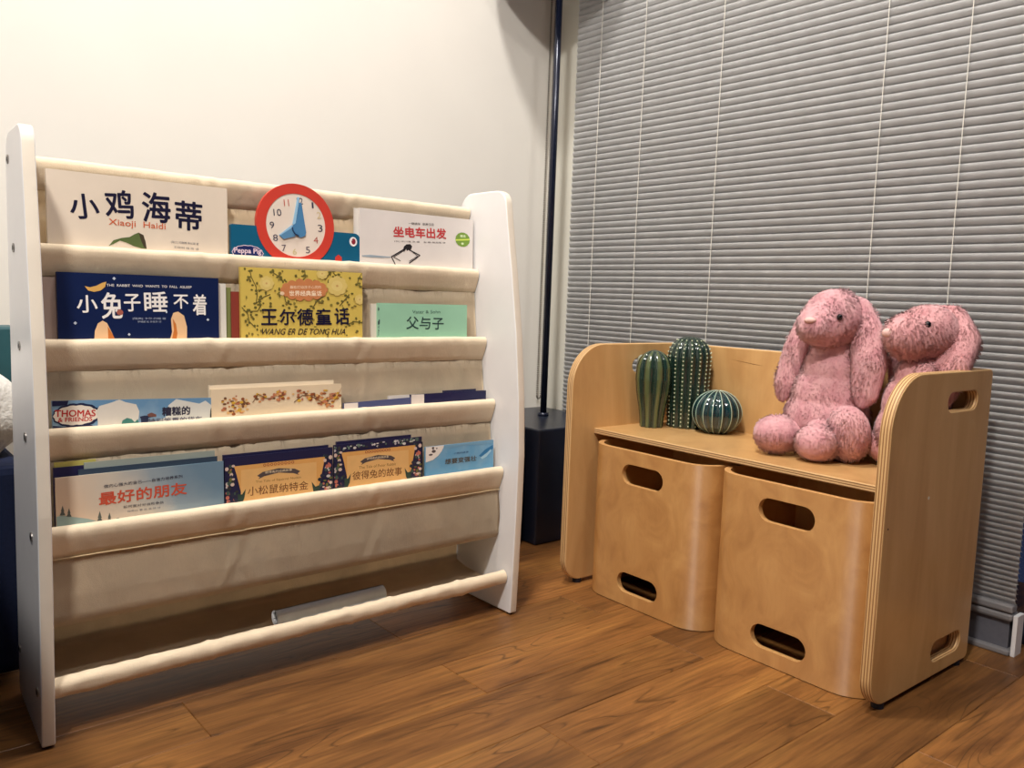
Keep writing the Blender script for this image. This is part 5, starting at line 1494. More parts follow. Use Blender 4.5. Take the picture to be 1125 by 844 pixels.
def add_print(root, base, key, tier, back=0.0, lift=0.0, name='cover_print', lim=None):
    """flat printed marks just above the cover; one mesh with one material per ink"""
    verts = []; faces = []; fm = []; mats = []
    items = PRINTS[key]
    def mi(col):
        m = ink(tuple(col))
        if m not in mats: mats.append(m)
        return mats.index(m)
    for n_, it in enumerate(items):
        yo = -.00025 - lift - n_ * (.000012 if len(items) < 60 else .0000024)
        def addp(pts, polys, mat, dy=0.0):
            s = len(verts)
            if lim: pts = [(min(max(x, lim[0]), lim[1]), min(z, lim[2] + (x - base.x) * lim[3])) for x, z in pts]
            for x, z in pts: verts.append((x - base.x, yo - dy, z - base.z))
            for p in polys: faces.append([s + q for q in p]); fm.append(mat)
        if it[0] == 'P':
            me = outline_mesh([it[1]], 0.0)
            # keep one filled side only
            addp([(v.co.x, v.co.y) for v in me.vertices], [list(p.vertices) for p in me.polygons], mi(it[2])); bpy.data.meshes.remove(me)
        elif it[0] == 'L':
            w2 = it[2] / 2
            pts = it[1]
            for a, b in zip(pts, pts[1:]):
                d = Vector((b[0] - a[0], b[1] - a[1])); 
                if d.length < 1e-6: continue
                nn = Vector((-d.y, d.x)).normalized() * w2
                addp([(a[0] + nn.x, a[1] + nn.y), (b[0] + nn.x, b[1] + nn.y), (b[0] - nn.x, b[1] - nn.y), (a[0] - nn.x, a[1] - nn.y)], [(0, 1, 2, 3)], mi(it[3]))
        elif it[0] in ('E', 'CL'):
            N = 14 if it[0] == 'E' else 48
            pts = []
            for k in range(N):
                a = 2 * PI * k / N
                f = 1.0 if it[0] == 'E' else 0.93 + 0.07 * abs(math.cos(a * 7))
                pts.append((it[1] + it[3] * f * math.cos(a), it[2] + it[4] * f * math.sin(a)))
            addp(pts, [list(range(N))], mi(it[5]))
        elif it[0] == 'T':
            _, body, cx, cz, w_, h_, col, bold, ang, sh = it
            me = text_mesh(body, 0.0, sh)
            if not len(me.vertices): continue
            xs = [v.co.x for v in me.vertices]; ys = [v.co.y for v in me.vertices]
            sx = w_ / (max(xs) - min(xs)); sy = h_ / max(1e-6, max(ys) - min(ys)); mx_ = (max(xs) + min(xs)) / 2; my_ = (max(ys) + min(ys)) / 2
            ca, sa = math.cos(ang), math.sin(ang)
            pts = []
            for v in me.vertices:
                a = (v.co.x - mx_) * sx; b = (v.co.y - my_) * sy
                pts.append((cx + a * ca - b * sa, cz + a * sa + b * ca))
            pl = [list(p.vertices) for p in me.polygons]; bpy.data.meshes.remove(me)
            d_ = bold * h_ * (1.0 if len(body) < 12 else .6)
            for q_, (ox, oz) in enumerate(((0, 0),) if bold <= 0 else ((d_, 0), (-d_, 0), (0, d_), (0, -d_), (d_ * .7, d_ * .7), (-d_ * .7, -d_ * .7), (d_ * .7, -d_ * .7), (-d_ * .7, d_ * .7))):
                addp([(x + ox, z + oz) for x, z in pts], pl, mi(col), q_ * 1.4e-6)
    me = bpy.data.meshes.new(name); me.from_pydata(verts, [], faces)
    o = link(name, me, mats, root)
    me.polygons.foreach_set('material_index', fm); me.update()
    return o

def cov(name, rgb, rough=0.38): return plain(name, rgb, rough, 0.45, 0.03, 20)
# tier 1
r, b = make_book('picture_book', 'cream picture book with black brush lettering and a green lotus pod, top left pocket', 1, -1.338, -1.085, .7615, cov('cream_cover', (226, 212, 194)), 0, .0075)
add_print(r, b, 'haidi', 1, lim=(-1.338, -1.085, .7615, 0))
clock_cov = cov('blue_board_cover', (16, 92, 126))
# clock board book : body with round clock rising above the top edge
tier = 1; zb = ROD_Z[1] + .009 - .131
cb = Vector((-.9635, face_y(1, zb), zb))
clock = empty('clock_book', rk(cb.x, cb.y, cb.z), RYAW); clock.rotation_euler = (-math.atan(LEAN), 0, RYAW)
tag(clock, 'blue board book with a red rimmed toy clock and blue hands, top pocket', 'book', 'books in the canvas pockets')
def lc(x, z): return (x - cb.x, z - cb.z)
body_pts = rounded([lc(-1.0798, zb), lc(-.8472, zb), lc(-.8472, .7085), lc(-1.0798, .7072)], [.002, .002, .012, .003], 6)
me = outline_mesh([body_pts], .004); remap(me, lambda c: Vector((c.x, c.z + .0042, c.y))); 
link('cover', me, clock_cov, clock)
CCX, CCZ = lc(-.9685, .7135)
def disc(r, y0, y1, name, mat, parent, hole=0.0, r2=None):
    lp = [[(CCX + r * math.cos(2 * PI * k / 64), CCZ + r * .985 * math.sin(2 * PI * k / 64)) for k in range(64)]]
    if hole: lp.append([(CCX + hole * math.cos(2 * PI * k / 64), CCZ + hole * .985 * math.sin(2 * PI * k / 64)) for k in range(64)])
    me = outline_mesh(lp, (y1 - y0) / 2); remap(me, lambda c: Vector((c.x, c.z + (y0 + y1) / 2, c.y)))
    return link(name, me, mat, parent)
disc(.0695, -.0006, .0065, 'clock_rim', cov('red_rim', (206, 66, 52)), clock, .0530)
face = disc(.0535, .0000, .0060, 'clock_face', cov('pale_clock_face', (232, 218, 204)), clock)
add_print(clock, cb, 'dial', 1, name='clock_numerals')
h_ = add_print(clock, cb, 'hands', 1, lift=.0014, name='clock_hands')
h_.modifiers.new('thick', 'SOLIDIFY').thickness = 0.0012
add_print(clock, cb, 'clock', 1, lift=.0, name='cover_print')
r, b = make_book('picture_book', 'white picture book with red lettering and a black line drawing, top right pocket', 1, -.8488, -.5975, .7542, cov('white_cover', (226, 219, 214)), 0, .0045)
add_print(r, b, 'tram', 1, lim=(-.8488, -.5975, .7542, 0))
make_book('picture_book', 'white book peeping out left behind the red lettered white picture book', 1, -.8565, -.70, .7535, cov('white_cover_behind', (222, 216, 208)), .0048, .0035)
make_book('picture_book', 'dark spined book edge right behind the red lettered white picture book', 1, -.69, -.5955, .7435, cov('brown_spine', (110, 92, 92)), .0050, .0035)
# tier 2
r, b = make_book('picture_book', 'navy picture book with white lettering, a moon and two rabbit ears', 2, -1.3338, -1.1108, .6205, cov('night_navy_cover', (12, 30, 74)), 0, .0060)
add_print(r, b, 'rabbit', 2, lim=(-1.3338, -1.1108, .6205, 0))
make_book('picture_book', 'pinkish grey book edge left of the navy rabbit ear book', 2, -1.351, -1.30, .6128, cov('greypink_cover', (168, 148, 138)), .0065, .0035)
make_book('picture_book', 'white book peeping out right of the navy rabbit ear book', 2, -1.16, -1.0968, .6125, cov('white_cover_2', (226, 222, 212)), .0065, .004)
make_book('picture_book', 'thin green book edge beside the yellow vine patterned book', 2, -1.13, -1.0870, .6068, cov('green_spine', (128, 136, 80)), .0108, .003)
make_book('picture_book', 'thin maroon book with orange edge left of the yellow vine book', 2, -1.0882, -1.00, .6008, cov('maroon_cover', (140, 60, 50)), .0070, .003, pages=cov('orange_pages', (208, 150, 60)))
r, b = make_book('picture_book', 'yellow storybook patterned with dark vines and pale flowers', 2, -1.0757, -.8588, .6398, cov('yellow_cover', (214, 188, 92)), 0, .0065)
add_print(r, b, 'wilde', 2, lim=(-1.0757, -.8588, .6398, 0))
r, b = make_book('picture_book', 'mint green book with three dark characters, right end of the second pocket', 2, -.828, -.6308, .5888, cov('mint_cover', (152, 202, 172)), 0, .0045)
add_print(r, b, 'father', 2, lim=(-.828, -.6308, .5888, 0))
make_book('picture_book', 'pale book edge left behind the mint green book', 2, -.8385, -.72, .5872, cov('pale_cover', (222, 214, 200)), .0048, .004)
# tier 3
sky = gradient_mat('sky_cover_art', [(0.30, (216, 214, 206)), (0.48, (150, 176, 196)), (0.62, (104, 146, 182))], (0.2, 0, 2.2), nscale=14, namp=0.5)
r, b = make_book('picture_book', 'sky blue cartoon train book with a red and cream cloud logo', 3, -1.3495, -1.1352, .4435, sky, 0, .0050, rise=-.0035)
add_print(r, b, 'thomas', 3, lim=(-1.3495, -1.1352, .4435, 2*-.0035/(-1.1352-(-1.3495))))
r, b = make_book('picture_book', 'cream book with a garland of brown and orange flowers', 3, -1.1352, -.9155, .4525, cov('cream_cover_2', (232, 212, 180)), 0, .0048)
add_print(r, b, 'flower', 3, lim=(-1.1352, -.9155, .4525, 0))
make_book('picture_book', 'plain cream book just behind the flower garland book', 3, -1.1362, -.9272, .4582, cov('cream_cover_3', (236, 220, 194)), .0052, .004)
def corner_print(root, base, x0, x1, z0, z1, rgb):
    me = bpy.data.meshes.new('cover_corner')
    me.from_pydata([(x0 - base.x, -.0003, z0 - base.z), (x1 - base.x, -.0003, z0 - base.z), (x1 - base.x, -.0003, z1 - base.z), (x0 - base.x, -.0003, z1 - base.z)], [], [(0, 1, 2, 3)])
    return link('cover_corner', me, ink(rgb), root)
r, b = make_book('picture_book', 'slate blue book top with white corner right of the flower garland book', 3, -.9104, -.7757, .4202, cov('slate_cover', (80, 88, 130)), 0, .005, rise=.0014)
corner_print(r, b, -.9104, -.884, .39, .4185, (232, 222, 214))
r, b = make_book('picture_book', 'very dark navy book top with white corner, right end of the third pocket', 3, -.7757, -.6044, .4266, cov('dark_navy_cover', (24, 28, 72)), 0, .006)
corner_print(r, b, -.7757, -.748, .39, .4263, (232, 222, 214))
make_book('picture_book', 'thin dark book just behind the navy book in the third pocket', 3, -.70, -.6244, .4298, cov('dark_navy_cover_2', (40, 42, 74)), .0062, .004)
make_book('picture_book', 'thin white topped book behind the slate blue book in the third pocket', 3, -.82, -.762, .4262, cov('white_cover_4', (226, 218, 208)), .0055, .004)
# tier 4
fr = gradient_mat('watercolour_cover_art', [(0.30, (216, 190, 164)), (0.5, (206, 196, 180)), (0.62, (150, 164, 172)), (0.8, (110, 138, 158))], (2.4, 0, 2.0), nscale=6, namp=0.45)
r, b = make_book('picture_book', 'pale watercolour book with orange red lettering and little fir trees', 4, -1.3535, -1.1278, .3472, fr, 0, .0048)
add_print(r, b, 'friend', 4, lim=(-1.3535, -1.1278, .3472, 0))
for q, (x0, x1, zt, rgb, lab) in enumerate([
    (-1.3243, -1.1351, .3545, (50, 66, 84), 'dark forest blue book top directly behind the watercolour book'),
    (-1.3164, -1.1378, .3628, (150, 160, 152), 'grey green book, second behind the watercolour book'),
    (-1.3535, -1.19, .3590, (38, 36, 76), 'indigo book top at the left end behind the watercolour book'),
    (-1.3517, -1.30, .3655, (190, 180, 96), 'yellow green page edge farthest back at the left end of the fourth pocket')]):
    make_book('picture_book', lab, 4, x0, x1, zt, cov('cover_behind_%d' % q, rgb), .0050 + .0030 * q, .0028)
navy_c = cov('indigo_cover', (34, 34, 68))
r, b = make_book('storybook', 'navy and orange storybook with ribbon and flowers, left of its near twin', 4, -1.1256, -.9462, .3515, navy_c, 0, .0035)
add_print(r, b, 'squirrel', 4, lim=(-1.1256, -.9462, .3515, 0))
make_book('storybook', 'navy book top edge just behind the left navy and orange storybook', 4, -1.1268, -.9517, .3552, navy_c, .0040, .0035)
r, b = make_book('storybook', 'navy and orange storybook with silver floral top border, right of its near twin', 4, -.9435, -.7702, .3545, navy_c, 0, .0035)
add_print(r, b, 'peter', 4, lim=(-.9435, -.7702, .3545, 0))
make_book('storybook', 'navy book top edge just behind the right navy and orange storybook', 4, -.9368, -.7903, .3590, navy_c, .0040, .0035)
make_book('storybook', 'black spined book edge between the right orange storybook and the blue book', 4, -.80, -.7655, .3440, cov('black_spine', (34, 30, 34)), .0042, .003)
r, b = make_book('picture_book', 'bright blue picture book with a white corner, right end of the fourth pocket', 4, -.7620, -.6060, .3345, gradient_mat('blue_cover_art', [(0.2, (80, 150, 196)), (0.5, (106, 164, 202)), (0.8, (150, 186, 206))], (0.3, 0, 1.5), nscale=25, namp=0.6), 0, .0045)
add_print(r, b, 'blue', 4, lim=(-.7620, -.6060, .3345, 0))

# ------------------------------------------------------------------ plywood bench
BPIV = (0.0, -0.7); BYAW = -0.0156
def bn(x, y, z=0.0):
    dx, dy = x - BPIV[0], y - BPIV[1]; c, s = math.cos(BYAW), math.sin(BYAW)
    return (BPIV[0] + dx * c - dy * s, BPIV[1] + dx * s + dy * c, z)
BB = (-0.24, -0.742, 0)
bench = empty('plywood_bench', bn(*BB), BYAW); tag(bench, 'birch plywood child bench with rounded side panels in front of the blind', 'bench')
def lb(x, y, z): return (x - BB[0], y - BB[1], z)
FX, BX_, ZT, SEAT = -0.400, -0.060, 0.515, 0.336
def end_panel(y0, y1):
    lp = rounded([(FX, .008), (BX_, .008), (BX_, ZT), (FX, ZT)], [.048, .012, .010, .088], 12)
    holes = [capsule(-.168, .466, .108, .031), capsule(-.150, .050, .108, .034)]
    me = outline_mesh([lp] + holes, (y1 - y0) / 2, .0022)
    ym = (y0 + y1) / 2
    remap(me, lambda c: Vector(lb(c.x, ym - c.z, c.y)))
    o = link('side_panel', me, [M['veneer'], M['edge_y']], bench)
    for p in me.polygons: p.material_index = 0 if abs(p.normal.y) > 0.75 else 1
    return o
YN0, YN1 = -1.0806, -1.0626; YF0, YF1 = -.4070, -.3890
pn = end_panel(YN0, YN1); end_panel(YF0, YF1)
from_bm('wood_plug', tube_bm(lb(-.262, YN0 - .0003, .318), lb(-.262, YN0 + .001, .318), .0028, 12), M['white_edge'], bench)
from_bm('wood_plug', tube_bm(lb(-.386, YN0 - .0003, .287), lb(-.386, YN0 + .001, .287), .0015, 10), M['black_glide'], bench)
def board(name, bmx, edge):
    o = from_bm(name, bmx, [M['veneer'], edge], bench)
    return o
bm = box_bm(*[v for p in zip(lb(-.081, YN1, .02), lb(-.062, YF0, ZT)) for v in p], bev=.002)
o = board('back_panel', bm, M['edge_z'])
for p in o.data.polygons: p.material_index = 1 if abs(p.normal.z) > .8 else 0
bm = box_bm(*[v for p in zip(lb(-.332, YN1, SEAT - .0125), lb(-.081, YF0, SEAT)) for v in p], bev=.0015)
o = board('seat_board', bm, M['edge_z'])
for p in o.data.polygons: p.material_index = 1 if abs(p.normal.x) > .8 else 0
for (x, y) in ((-.355, YN0 + .009), (-.09, YN0 + .009), (-.355, YF0 + .009), (-.09, YF0 + .009)):
    from_bm('floor_glide', tube_bm(lb(x, y, 0), lb(x, y, .0095), .0095, 16), M['black_glide'], bench)
me = bpy.data.meshes.new('scratch')
me.from_pydata([lb(-.0813, -.555, .4905), lb(-.0813, -.62, .4835), lb(-.0813, -.645, .4825), lb(-.0813, -.62, .4845)], [], [(0, 1, 2, 3)])
link('scratch', me, ink((120, 78, 40)), bench)

# ------------------------------------------------------------------ cube boxes under the seat
def cube_box(y0, y1, label):
    x0, x1, z1 = -.3735, -.095, .3135
    base = ((x0 + x1) / 2, (y0 + y1) / 2, 0)
    root = empty('slotted_box', bn(*base), BYAW); tag(root, label, 'box', 'bentwood boxes under the bench')
    def l3(x, y, z): return (x - base[0], y - base[1], z)
    R_ = .060; T_ = .011
    outer = rounded([(x1, y0), (x0, y0), (x0, y1), (x1, y1)], [0, R_, R_, 0], 14)
    inner = rounded([(x1, y1 - T_), (x0 + T_, y1 - T_), (x0 + T_, y0 + T_), (x1, y0 + T_)], [0, R_ - T_, R_ - T_, 0], 14)
    lp = [q for q in outer] + [q for q in inner]
    bm = bmesh.new()
    A = [bm.verts.new(l3(p[0], p[1], .0015)) for p in lp]; B = [bm.verts.new(l3(p[0], p[1], z1)) for p in lp]
    n = len(lp); no = len(outer)
    for k in range(n): bm.faces.new((A[k], A[(k + 1) % n], B[(k + 1) % n], B[k]))
    for k in range(no - 1):
        i0, i1 = k, k + 1; j0, j1 = n - 1 - k, n - 2 - k
        bm.faces.new((B[i0], B[i1], B[j1], B[j0])); bm.faces.new((A[i1], A[i0], A[j0], A[j1]))
    bmesh.ops.recalc_face_normals(bm, faces=list(bm.faces))
    shell = from_bm('bent_shell', bm, [M['veneer_box'], M['edge_box']], root)
    cut = outline_mesh([capsule(0, 0, .106, .041)], .03); cm = []
    for zc in (.2665, .0475):
        c2 = cut.copy(); remap(c2, lambda c: Vector((c.z + x0 - base[0], c.x, c.y + zc)))
        co = bpy.data.objects.new('cutter', c2); COL.objects.link(co); co.parent = root; cm.append(co)
        md = shell.modifiers.new('slot', 'BOOLEAN'); md.object = co; md.operation = 'DIFFERENCE'; md.solver = 'EXACT'
    me = evaluated(shell); shell.modifiers.clear(); old = shell.data; shell.data = me
    for co in cm: discard(co)
    me.materials.clear(); me.materials.append(M['veneer_box']); me.materials.append(M['edge_box'])
    for p in me.polygons:
        c = p.center
        slot = abs(c.y) < .0535 and abs(p.normal.x) < .9 and c.x < x0 - base[0] + T_ - .0005 and c.x > x0 - base[0] + .0005
        p.material_index = 1 if (abs(p.normal.z) > .9 or slot) else 0
        p.use_smooth = abs(p.normal.z) < .2 and not slot and p.area > 1e-6
    try: me.set_sharp_from_angle(angle=math.radians(35))
    except Exception: pass
    from_bm('inner_board', box_bm(*[v for p in zip(l3(x0 + R_, y0 + T_, .150), l3(x1, y1 - T_, .160)) for v in p]), M['veneer'], root)
    from_bm('shading_back', box_bm(*[v for p in zip(l3(x1 - .012, y0 + T_, .002), l3(x1 - .002, y1 - T_, z1 - .004)) for v in p]), M['veneer'], root)  # unseen back, closed to full height to keep the box interior dark
    return root
cube_box(-.7425, -.4285, 'bentwood maple box with two slots, left one under the bench')
cube_box(-1.0600, -.7465, 'bentwood maple box with two slots, right one beside the end panel')

# ------------------------------------------------------------------ ceramic cacti
def cactus(name, label, loc, prof_fn, H, ribs, depth, mat, power=1.0, N=160, NZ=60):
    root = empty(name, loc); tag(root, label, 'ornament', 'ceramic cacti on the bench')
    bm = bmesh.new(); lay = bm.loops.layers.float_color.new('rib') if False else None
    rows = []; vals = {}
    for j in range(NZ + 1):
        t = j / NZ; rr = []
        for k in range(N):
            th = 2 * PI * k / N
            w_ = abs(math.cos(th * ribs / 2)) ** power
            r = prof_fn(t) * (1 - depth + depth * w_)
            v = bm.verts.new((r * math.cos(th), r * math.sin(th), H * t)); vals[v] = w_; rr.append(v)
        rows.append(rr)
    for j in range(NZ):
        for k in range(N): bm.faces.new((rows[j][k], rows[j][(k + 1) % N], rows[j + 1][(k + 1) % N], rows[j + 1][k]))
    bm.faces.new(rows[0][::-1]); bm.faces.new(rows[-1])
    bm.verts.index_update(); vv = [vals[v] for v in bm.verts]
    o = from_bm('body', bm, mat, root, smooth=True)
    at = o.data.attributes.new('rib', 'FLOAT', 'POINT'); at.data.foreach_set('value', vv)
    return root
def interp(tab, t):
    for (a, va), (b, vb) in zip(tab, tab[1:]):
        if t <= b:
            s = (t - a) / (b - a); s = s * s * (3 - 2 * s) if False else s
            return va + (vb - va) * s
    return tab[-1][1]
p1 = [(0, .0255), (.1, .0265), (.25, .030), (.45, .0365), (.62, .0395), (.78, .0385), (.88, .033), (.94, .025), (.98, .015), (1, .0015)]
c1 = cactus('ceramic_cactus', 'slim green ceramic cactus with deep smooth lobes, left of the three', bn(-.2045, -.4535, SEAT), lambda t: interp(p1, t), .168, 9, .20, M['glaze1'], 0.6)
bm = bmesh.new(); bmesh.ops.create_icosphere(bm, subdivisions=3, radius=.012)
for v in bm.verts: v.co = Vector((v.co.x * .7, v.co.y * .9, v.co.z * 1.1)) + Vector((-.003, .0335, .142))
from_bm('bud', bm, plain('grey_bud_glaze', (150, 158, 142), 0.2), c1, smooth=True)
def p2f(t):
    z = t * .200
    if z < .15: return .0415 + .0055 * (z / .15)
    s = min(1, (z - .15) / .050); return max(.001, .047 * math.sqrt(max(0, 1 - s ** 2.3)))
def p2(t):
    return p2f(t)
C2 = bn(-.132, -.490, SEAT)
c2 = cactus('ceramic_cactus', 'tallest green ceramic cactus covered in rows of pale dots', C2, p2, .200, 16, .10, M['glaze2'], 0.8)
bm = bmesh.new()
for k in range(16):
    th = 2 * PI * k / 16
    for j in range(22):
        z = .006 + j * .0088
        if z > .1985: break
        r = p2f(z / .200); 
        if r < .006: break
        bmesh.ops.create_icosphere(bm, subdivisions=1, radius=.0019, matrix=Matrix.Translation((r * math.cos(th) * 1.01, r * math.sin(th) * 1.01, z)))
from_bm('raised_dots', bm, M['dot'], c2, smooth=True)
def p3(t):
    a = -1.15 + t * (PI / 2 + 1.15)
    return max(.0012, .0520 * math.cos(a))
H3 = .0936
def z3(t):
    a = -1.15 + t * (PI / 2 + 1.15); return .0475 * (math.sin(a) + math.sin(1.15)) / 1.0
c3 = empty('ceramic_cactus', bn(-.139, -.577, SEAT)); tag(c3, 'round teal ceramic cactus with white rib lines, right of the three', 'ornament', 'ceramic cacti on the bench')
bm = bmesh.new(); rows = []; vv = []
N = 128; NZ = 40
for j in range(NZ + 1):
    t = j / NZ; rr = []
    for k in range(N):
        th = 2 * PI * k / N; w_ = abs(math.cos(th * 8)) ** .8
        r = p3(t) * (.93 + .07 * w_); rr.append(bm.verts.new((r * math.cos(th), r * math.sin(th), z3(t)))); vv.append(w_)
    rows.append(rr)
for j in range(NZ):
    for k in range(N): bm.faces.new((rows[j][k], rows[j][(k + 1) % N], rows[j + 1][(k + 1) % N], rows[j + 1][k]))
bm.faces.new(rows[0][::-1]); bm.faces.new(rows[-1])
o = from_bm('body', bm, M['glaze3'], c3, smooth=True)
at = o.data.attributes.new('rib', 'FLOAT', 'POINT'); at.data.foreach_set('value', vv)
bm = bmesh.new()
for k in range(16):
    th = 2 * PI * k / 16 + .06; prev = None
    for j in range(NZ + 1):
        t = j / NZ; r = p3(t) * 1.002
        cpt = Vector((r * math.cos(th), r * math.sin(th), z3(t))); tn = Vector((-math.sin(th), math.cos(th), 0)); up = Vector((math.cos(th), math.sin(th), .4)).normalized()
        rr_ = .0010
        ring = [bm.verts.new(cpt + tn * rr_ * math.cos(a) + up * rr_ * .6 * math.sin(a)) for a in (0, PI / 2, PI, 3 * PI / 2)]
        if prev:
            for s_ in range(4): bm.faces.new((prev[s_], prev[(s_ + 1) % 4], ring[(s_ + 1) % 4], ring[s_]))
        prev = ring
from_bm('rib_lines', bm, plain('pale_rib_line', (176, 196, 178), 0.25), c3, smooth=True)

# ------------------------------------------------------------------ plush rabbits
import numpy as np
def blob(name, ells, voxel=.0035, smooth_it=6):
    """union of ellipsoids/capsules (centre, radii, euler) remeshed to one smooth skin"""
    bm = bmesh.new()
    for c, r, e in ells:
        mt = Matrix.Translation(Vector(c))
        from mathutils import Euler
        mt = mt @ Euler(e).to_matrix().to_4x4() @ Matrix.Diagonal((r[0], r[1], r[2], 1))
        bmesh.ops.create_icosphere(bm, subdivisions=4, radius=1.0, matrix=mt)
    me = bpy.data.meshes.new(name); bm.to_mesh(me); bm.free()
    o = bpy.data.objects.new(name, me); COL.objects.link(o)
    m1 = o.modifiers.new('r', 'REMESH'); m1.mode = 'VOXEL'; m1.voxel_size = voxel
    m2 = o.modifiers.new('s', 'SMOOTH'); m2.iterations = smooth_it; m2.factor = .6
    out = evaluated(o); discard(o)
    return out
def chain_ells(pts, rad, flat=1.0, yawdir=None):
    """ellipsoids along a polyline, for ears and limbs"""
    out = []
    for (a, ra), (b, rb) in zip(list(zip(pts, rad)), list(zip(pts, rad))[1:]):
        a = Vector(a); b = Vector(b); n = max(2, int((b - a).length / .006))
        for k in range(n + 1):
            t = k / n; p = a.lerp(b, t); r = ra + (rb - ra) * t
            out.append((tuple(p), (r * flat, r, r) if yawdir is None else (r, r * flat, r), (0, 0, yawdir or 0)))
    return out
def furry(name, me, mat, parent, origin, density=120000, length=.0062, seed=1):
    """adds short tapering tufts to the surface and keeps everything one mesh"""
    rs = np.random.RandomState(seed)
    me.calc_loop_triangles()
    nv = len(me.vertices); co = np.empty(nv * 3); me.vertices.foreach_get('co', co); co = co.reshape(-1, 3) - np.array(origin)
    no = np.empty(nv * 3); me.vertices.foreach_get('normal', no); no = no.reshape(-1, 3)
    nt = len(me.loop_triangles); tr = np.empty(nt * 3, dtype=np.int32); me.loop_triangles.foreach_get('vertices', tr); tr = tr.reshape(-1, 3)
    a, b, c = co[tr[:, 0]], co[tr[:, 1]], co[tr[:, 2]]
    ar = np.linalg.norm(np.cross(b - a, c - a), axis=1) / 2
    n = int(ar.sum() * density); idx = rs.choice(nt, n, p=ar / ar.sum())
    u = rs.rand(n, 1); v = rs.rand(n, 1); fl = (u + v > 1); u = np.where(fl, 1 - u, u); v = np.where(fl, 1 - v, v)
    P = a[idx] + u * (b[idx] - a[idx]) + v * (c[idx] - a[idx])
    Nn = no[tr[idx, 0]] * (1 - u - v) + no[tr[idx, 1]] * u + no[tr[idx, 2]] * v
    Nn /= np.linalg.norm(Nn, axis=1, keepdims=True)
    # clumped lean direction: smooth pseudo noise of position plus gravity
    ph = rs.rand(3, 3) * 6; K = rs.randn(3, 3) * 75; K2 = rs.randn(3, 3) * 200
    lean = np.stack([np.sin(P @ K[i] + ph[i, 0]) * .6 + np.sin(P @ K2[i] + ph[i, 1]) * .5 for i in range(3)], 1)
    D = Nn * 1.0 + lean * .55 + rs.randn(n, 3) * .22 + np.array([0, 0, -.45])
    D -= Nn * np.minimum(0, (D * Nn).sum(1, keepdims=True) - .35)
    D /= np.linalg.norm(D, axis=1, keepdims=True)
    L = length * (.6 + .7 * rs.rand(n, 1)) * (.8 + .35 * np.sin(P @ K[0])[:, None])
    side = np.cross(D, Nn + rs.randn(n, 3) * .25); side /= np.linalg.norm(side, axis=1, keepdims=True)
    w_ = .00075
    D2 = D + np.array([0, 0, -.5]) + Nn * -.15; D2 /= np.linalg.norm(D2, axis=1, keepdims=True)
    base = P - Nn * .0008
    q0 = base - side * w_; q1 = base + side * w_; mid = base + D * L * .6; q2 = mid + side * w_ * .8; q3 = mid - side * w_ * .8; q4 = mid + D2 * L * .45
    V = np.stack([q0, q1, q2, q3, q4], 1).reshape(-1, 3)
    fi = (np.arange(n) * 5)[:, None] + nv
    quads = np.hstack([fi, fi + 1, fi + 2, fi + 3]); tris = np.hstack([fi + 3, fi + 2, fi + 4])
    polys = [list(p.vertices) for p in me.polygons] + quads.tolist() + tris.tolist()
    m2 = bpy.data.meshes.new(name)
    m2.from_pydata(np.vstack([co, V]).tolist(), [], polys)
    m2.polygons.foreach_set('use_smooth', [True] * len(m2.polygons))
    blend = Nn * .75 + D * .45; blend /= np.linalg.norm(blend, axis=1, keepdims=True)
    nn = np.vstack([no, np.repeat(blend, 5, axis=0)])
    m2.normals_split_custom_set_from_vertices(nn.tolist())
    bpy.data.meshes.remove(me)
    return link(name, m2, mat, parent)
def ball(name, c, r, mat, parent, origin, sub=3, rot=(0, 0, 0)):
    bm = bmesh.new()
    from mathutils import Euler
    bmesh.ops.create_icosphere(bm, subdivisions=sub, radius=1.0, matrix=Matrix.Translation(Vector(c) - Vector(origin)) @ Euler(rot).to_matrix().to_4x4() @ Matrix.Diagonal((r[0], r[1], r[2], 1)))
    return from_bm(name, bm, mat, parent, smooth=True)
S0 = SEAT + .002
# rabbit one, sitting clear of the end panel and facing off the front of the bench
O1 = (-.165, -.835, SEAT); B1 = empty('plush_rabbit', O1); tag(B1, 'pink plush rabbit sitting upright in full view, left of the two', 'soft toy', 'plush rabbits on the bench')
furry('body', blob('b', [((-.158, -.834, .405), (.070, .078, .066), (0, 0, 0)), ((-.160, -.835, .445), (.060, .066, .064), (0, 0, 0)), ((-.158, -.838, .490), (.050, .053, .058), (0, 0, 0)), ((-.158, -.84, .528), (.040, .043, .04), (0, 0, 0))]), M['fur_a'], B1, O1, seed=2)
furry('head', blob('h', [((-.172, -.843, .590), (.052, .056, .053), (0, 0, 0)), ((-.205, -.840, .577), (.040, .046, .040), (0, 0, 0)), ((-.225, -.839, .572), (.026, .032, .029), (0, 0, 0))]), M['fur_a'], B1, O1, seed=3)
furry('ear', blob('e', chain_ells([(-.152, -.808, .612), (-.156, -.785, .585), (-.172, -.770, .525), (-.180, -.760, .465), (-.184, -.756, .440)], [.016, .024, .026, .025, .014], .6)), M['fur_a'], B1, O1, seed=4)
furry('ear', blob('e', chain_ells([(-.160, -.850, .622), (-.160, -.882, .604), (-.164, -.903, .565), (-.172, -.915, .515), (-.178, -.915, .463), (-.180, -.912, .445)], [.016, .026, .031, .033, .025, .014], .6)), M['fur_a'], B1, O1, seed=5)
furry('foot', blob('f', [((-.238, -.782, .3735), (.043, .041, .0345), (0, 0, .3)), ((-.20, -.800, .374), (.04, .034, .034), (0, 0, 0))]), M['fur_a'], B1, O1, seed=6)
furry('foot', blob('f', [((-.205, -.9045, .390), (.034, .038, .050), (0, -.2, 0)), ((-.18, -.890, .375), (.045, .035, .036), (0, 0, 0))]), M['fur_a'], B1, O1, seed=7)
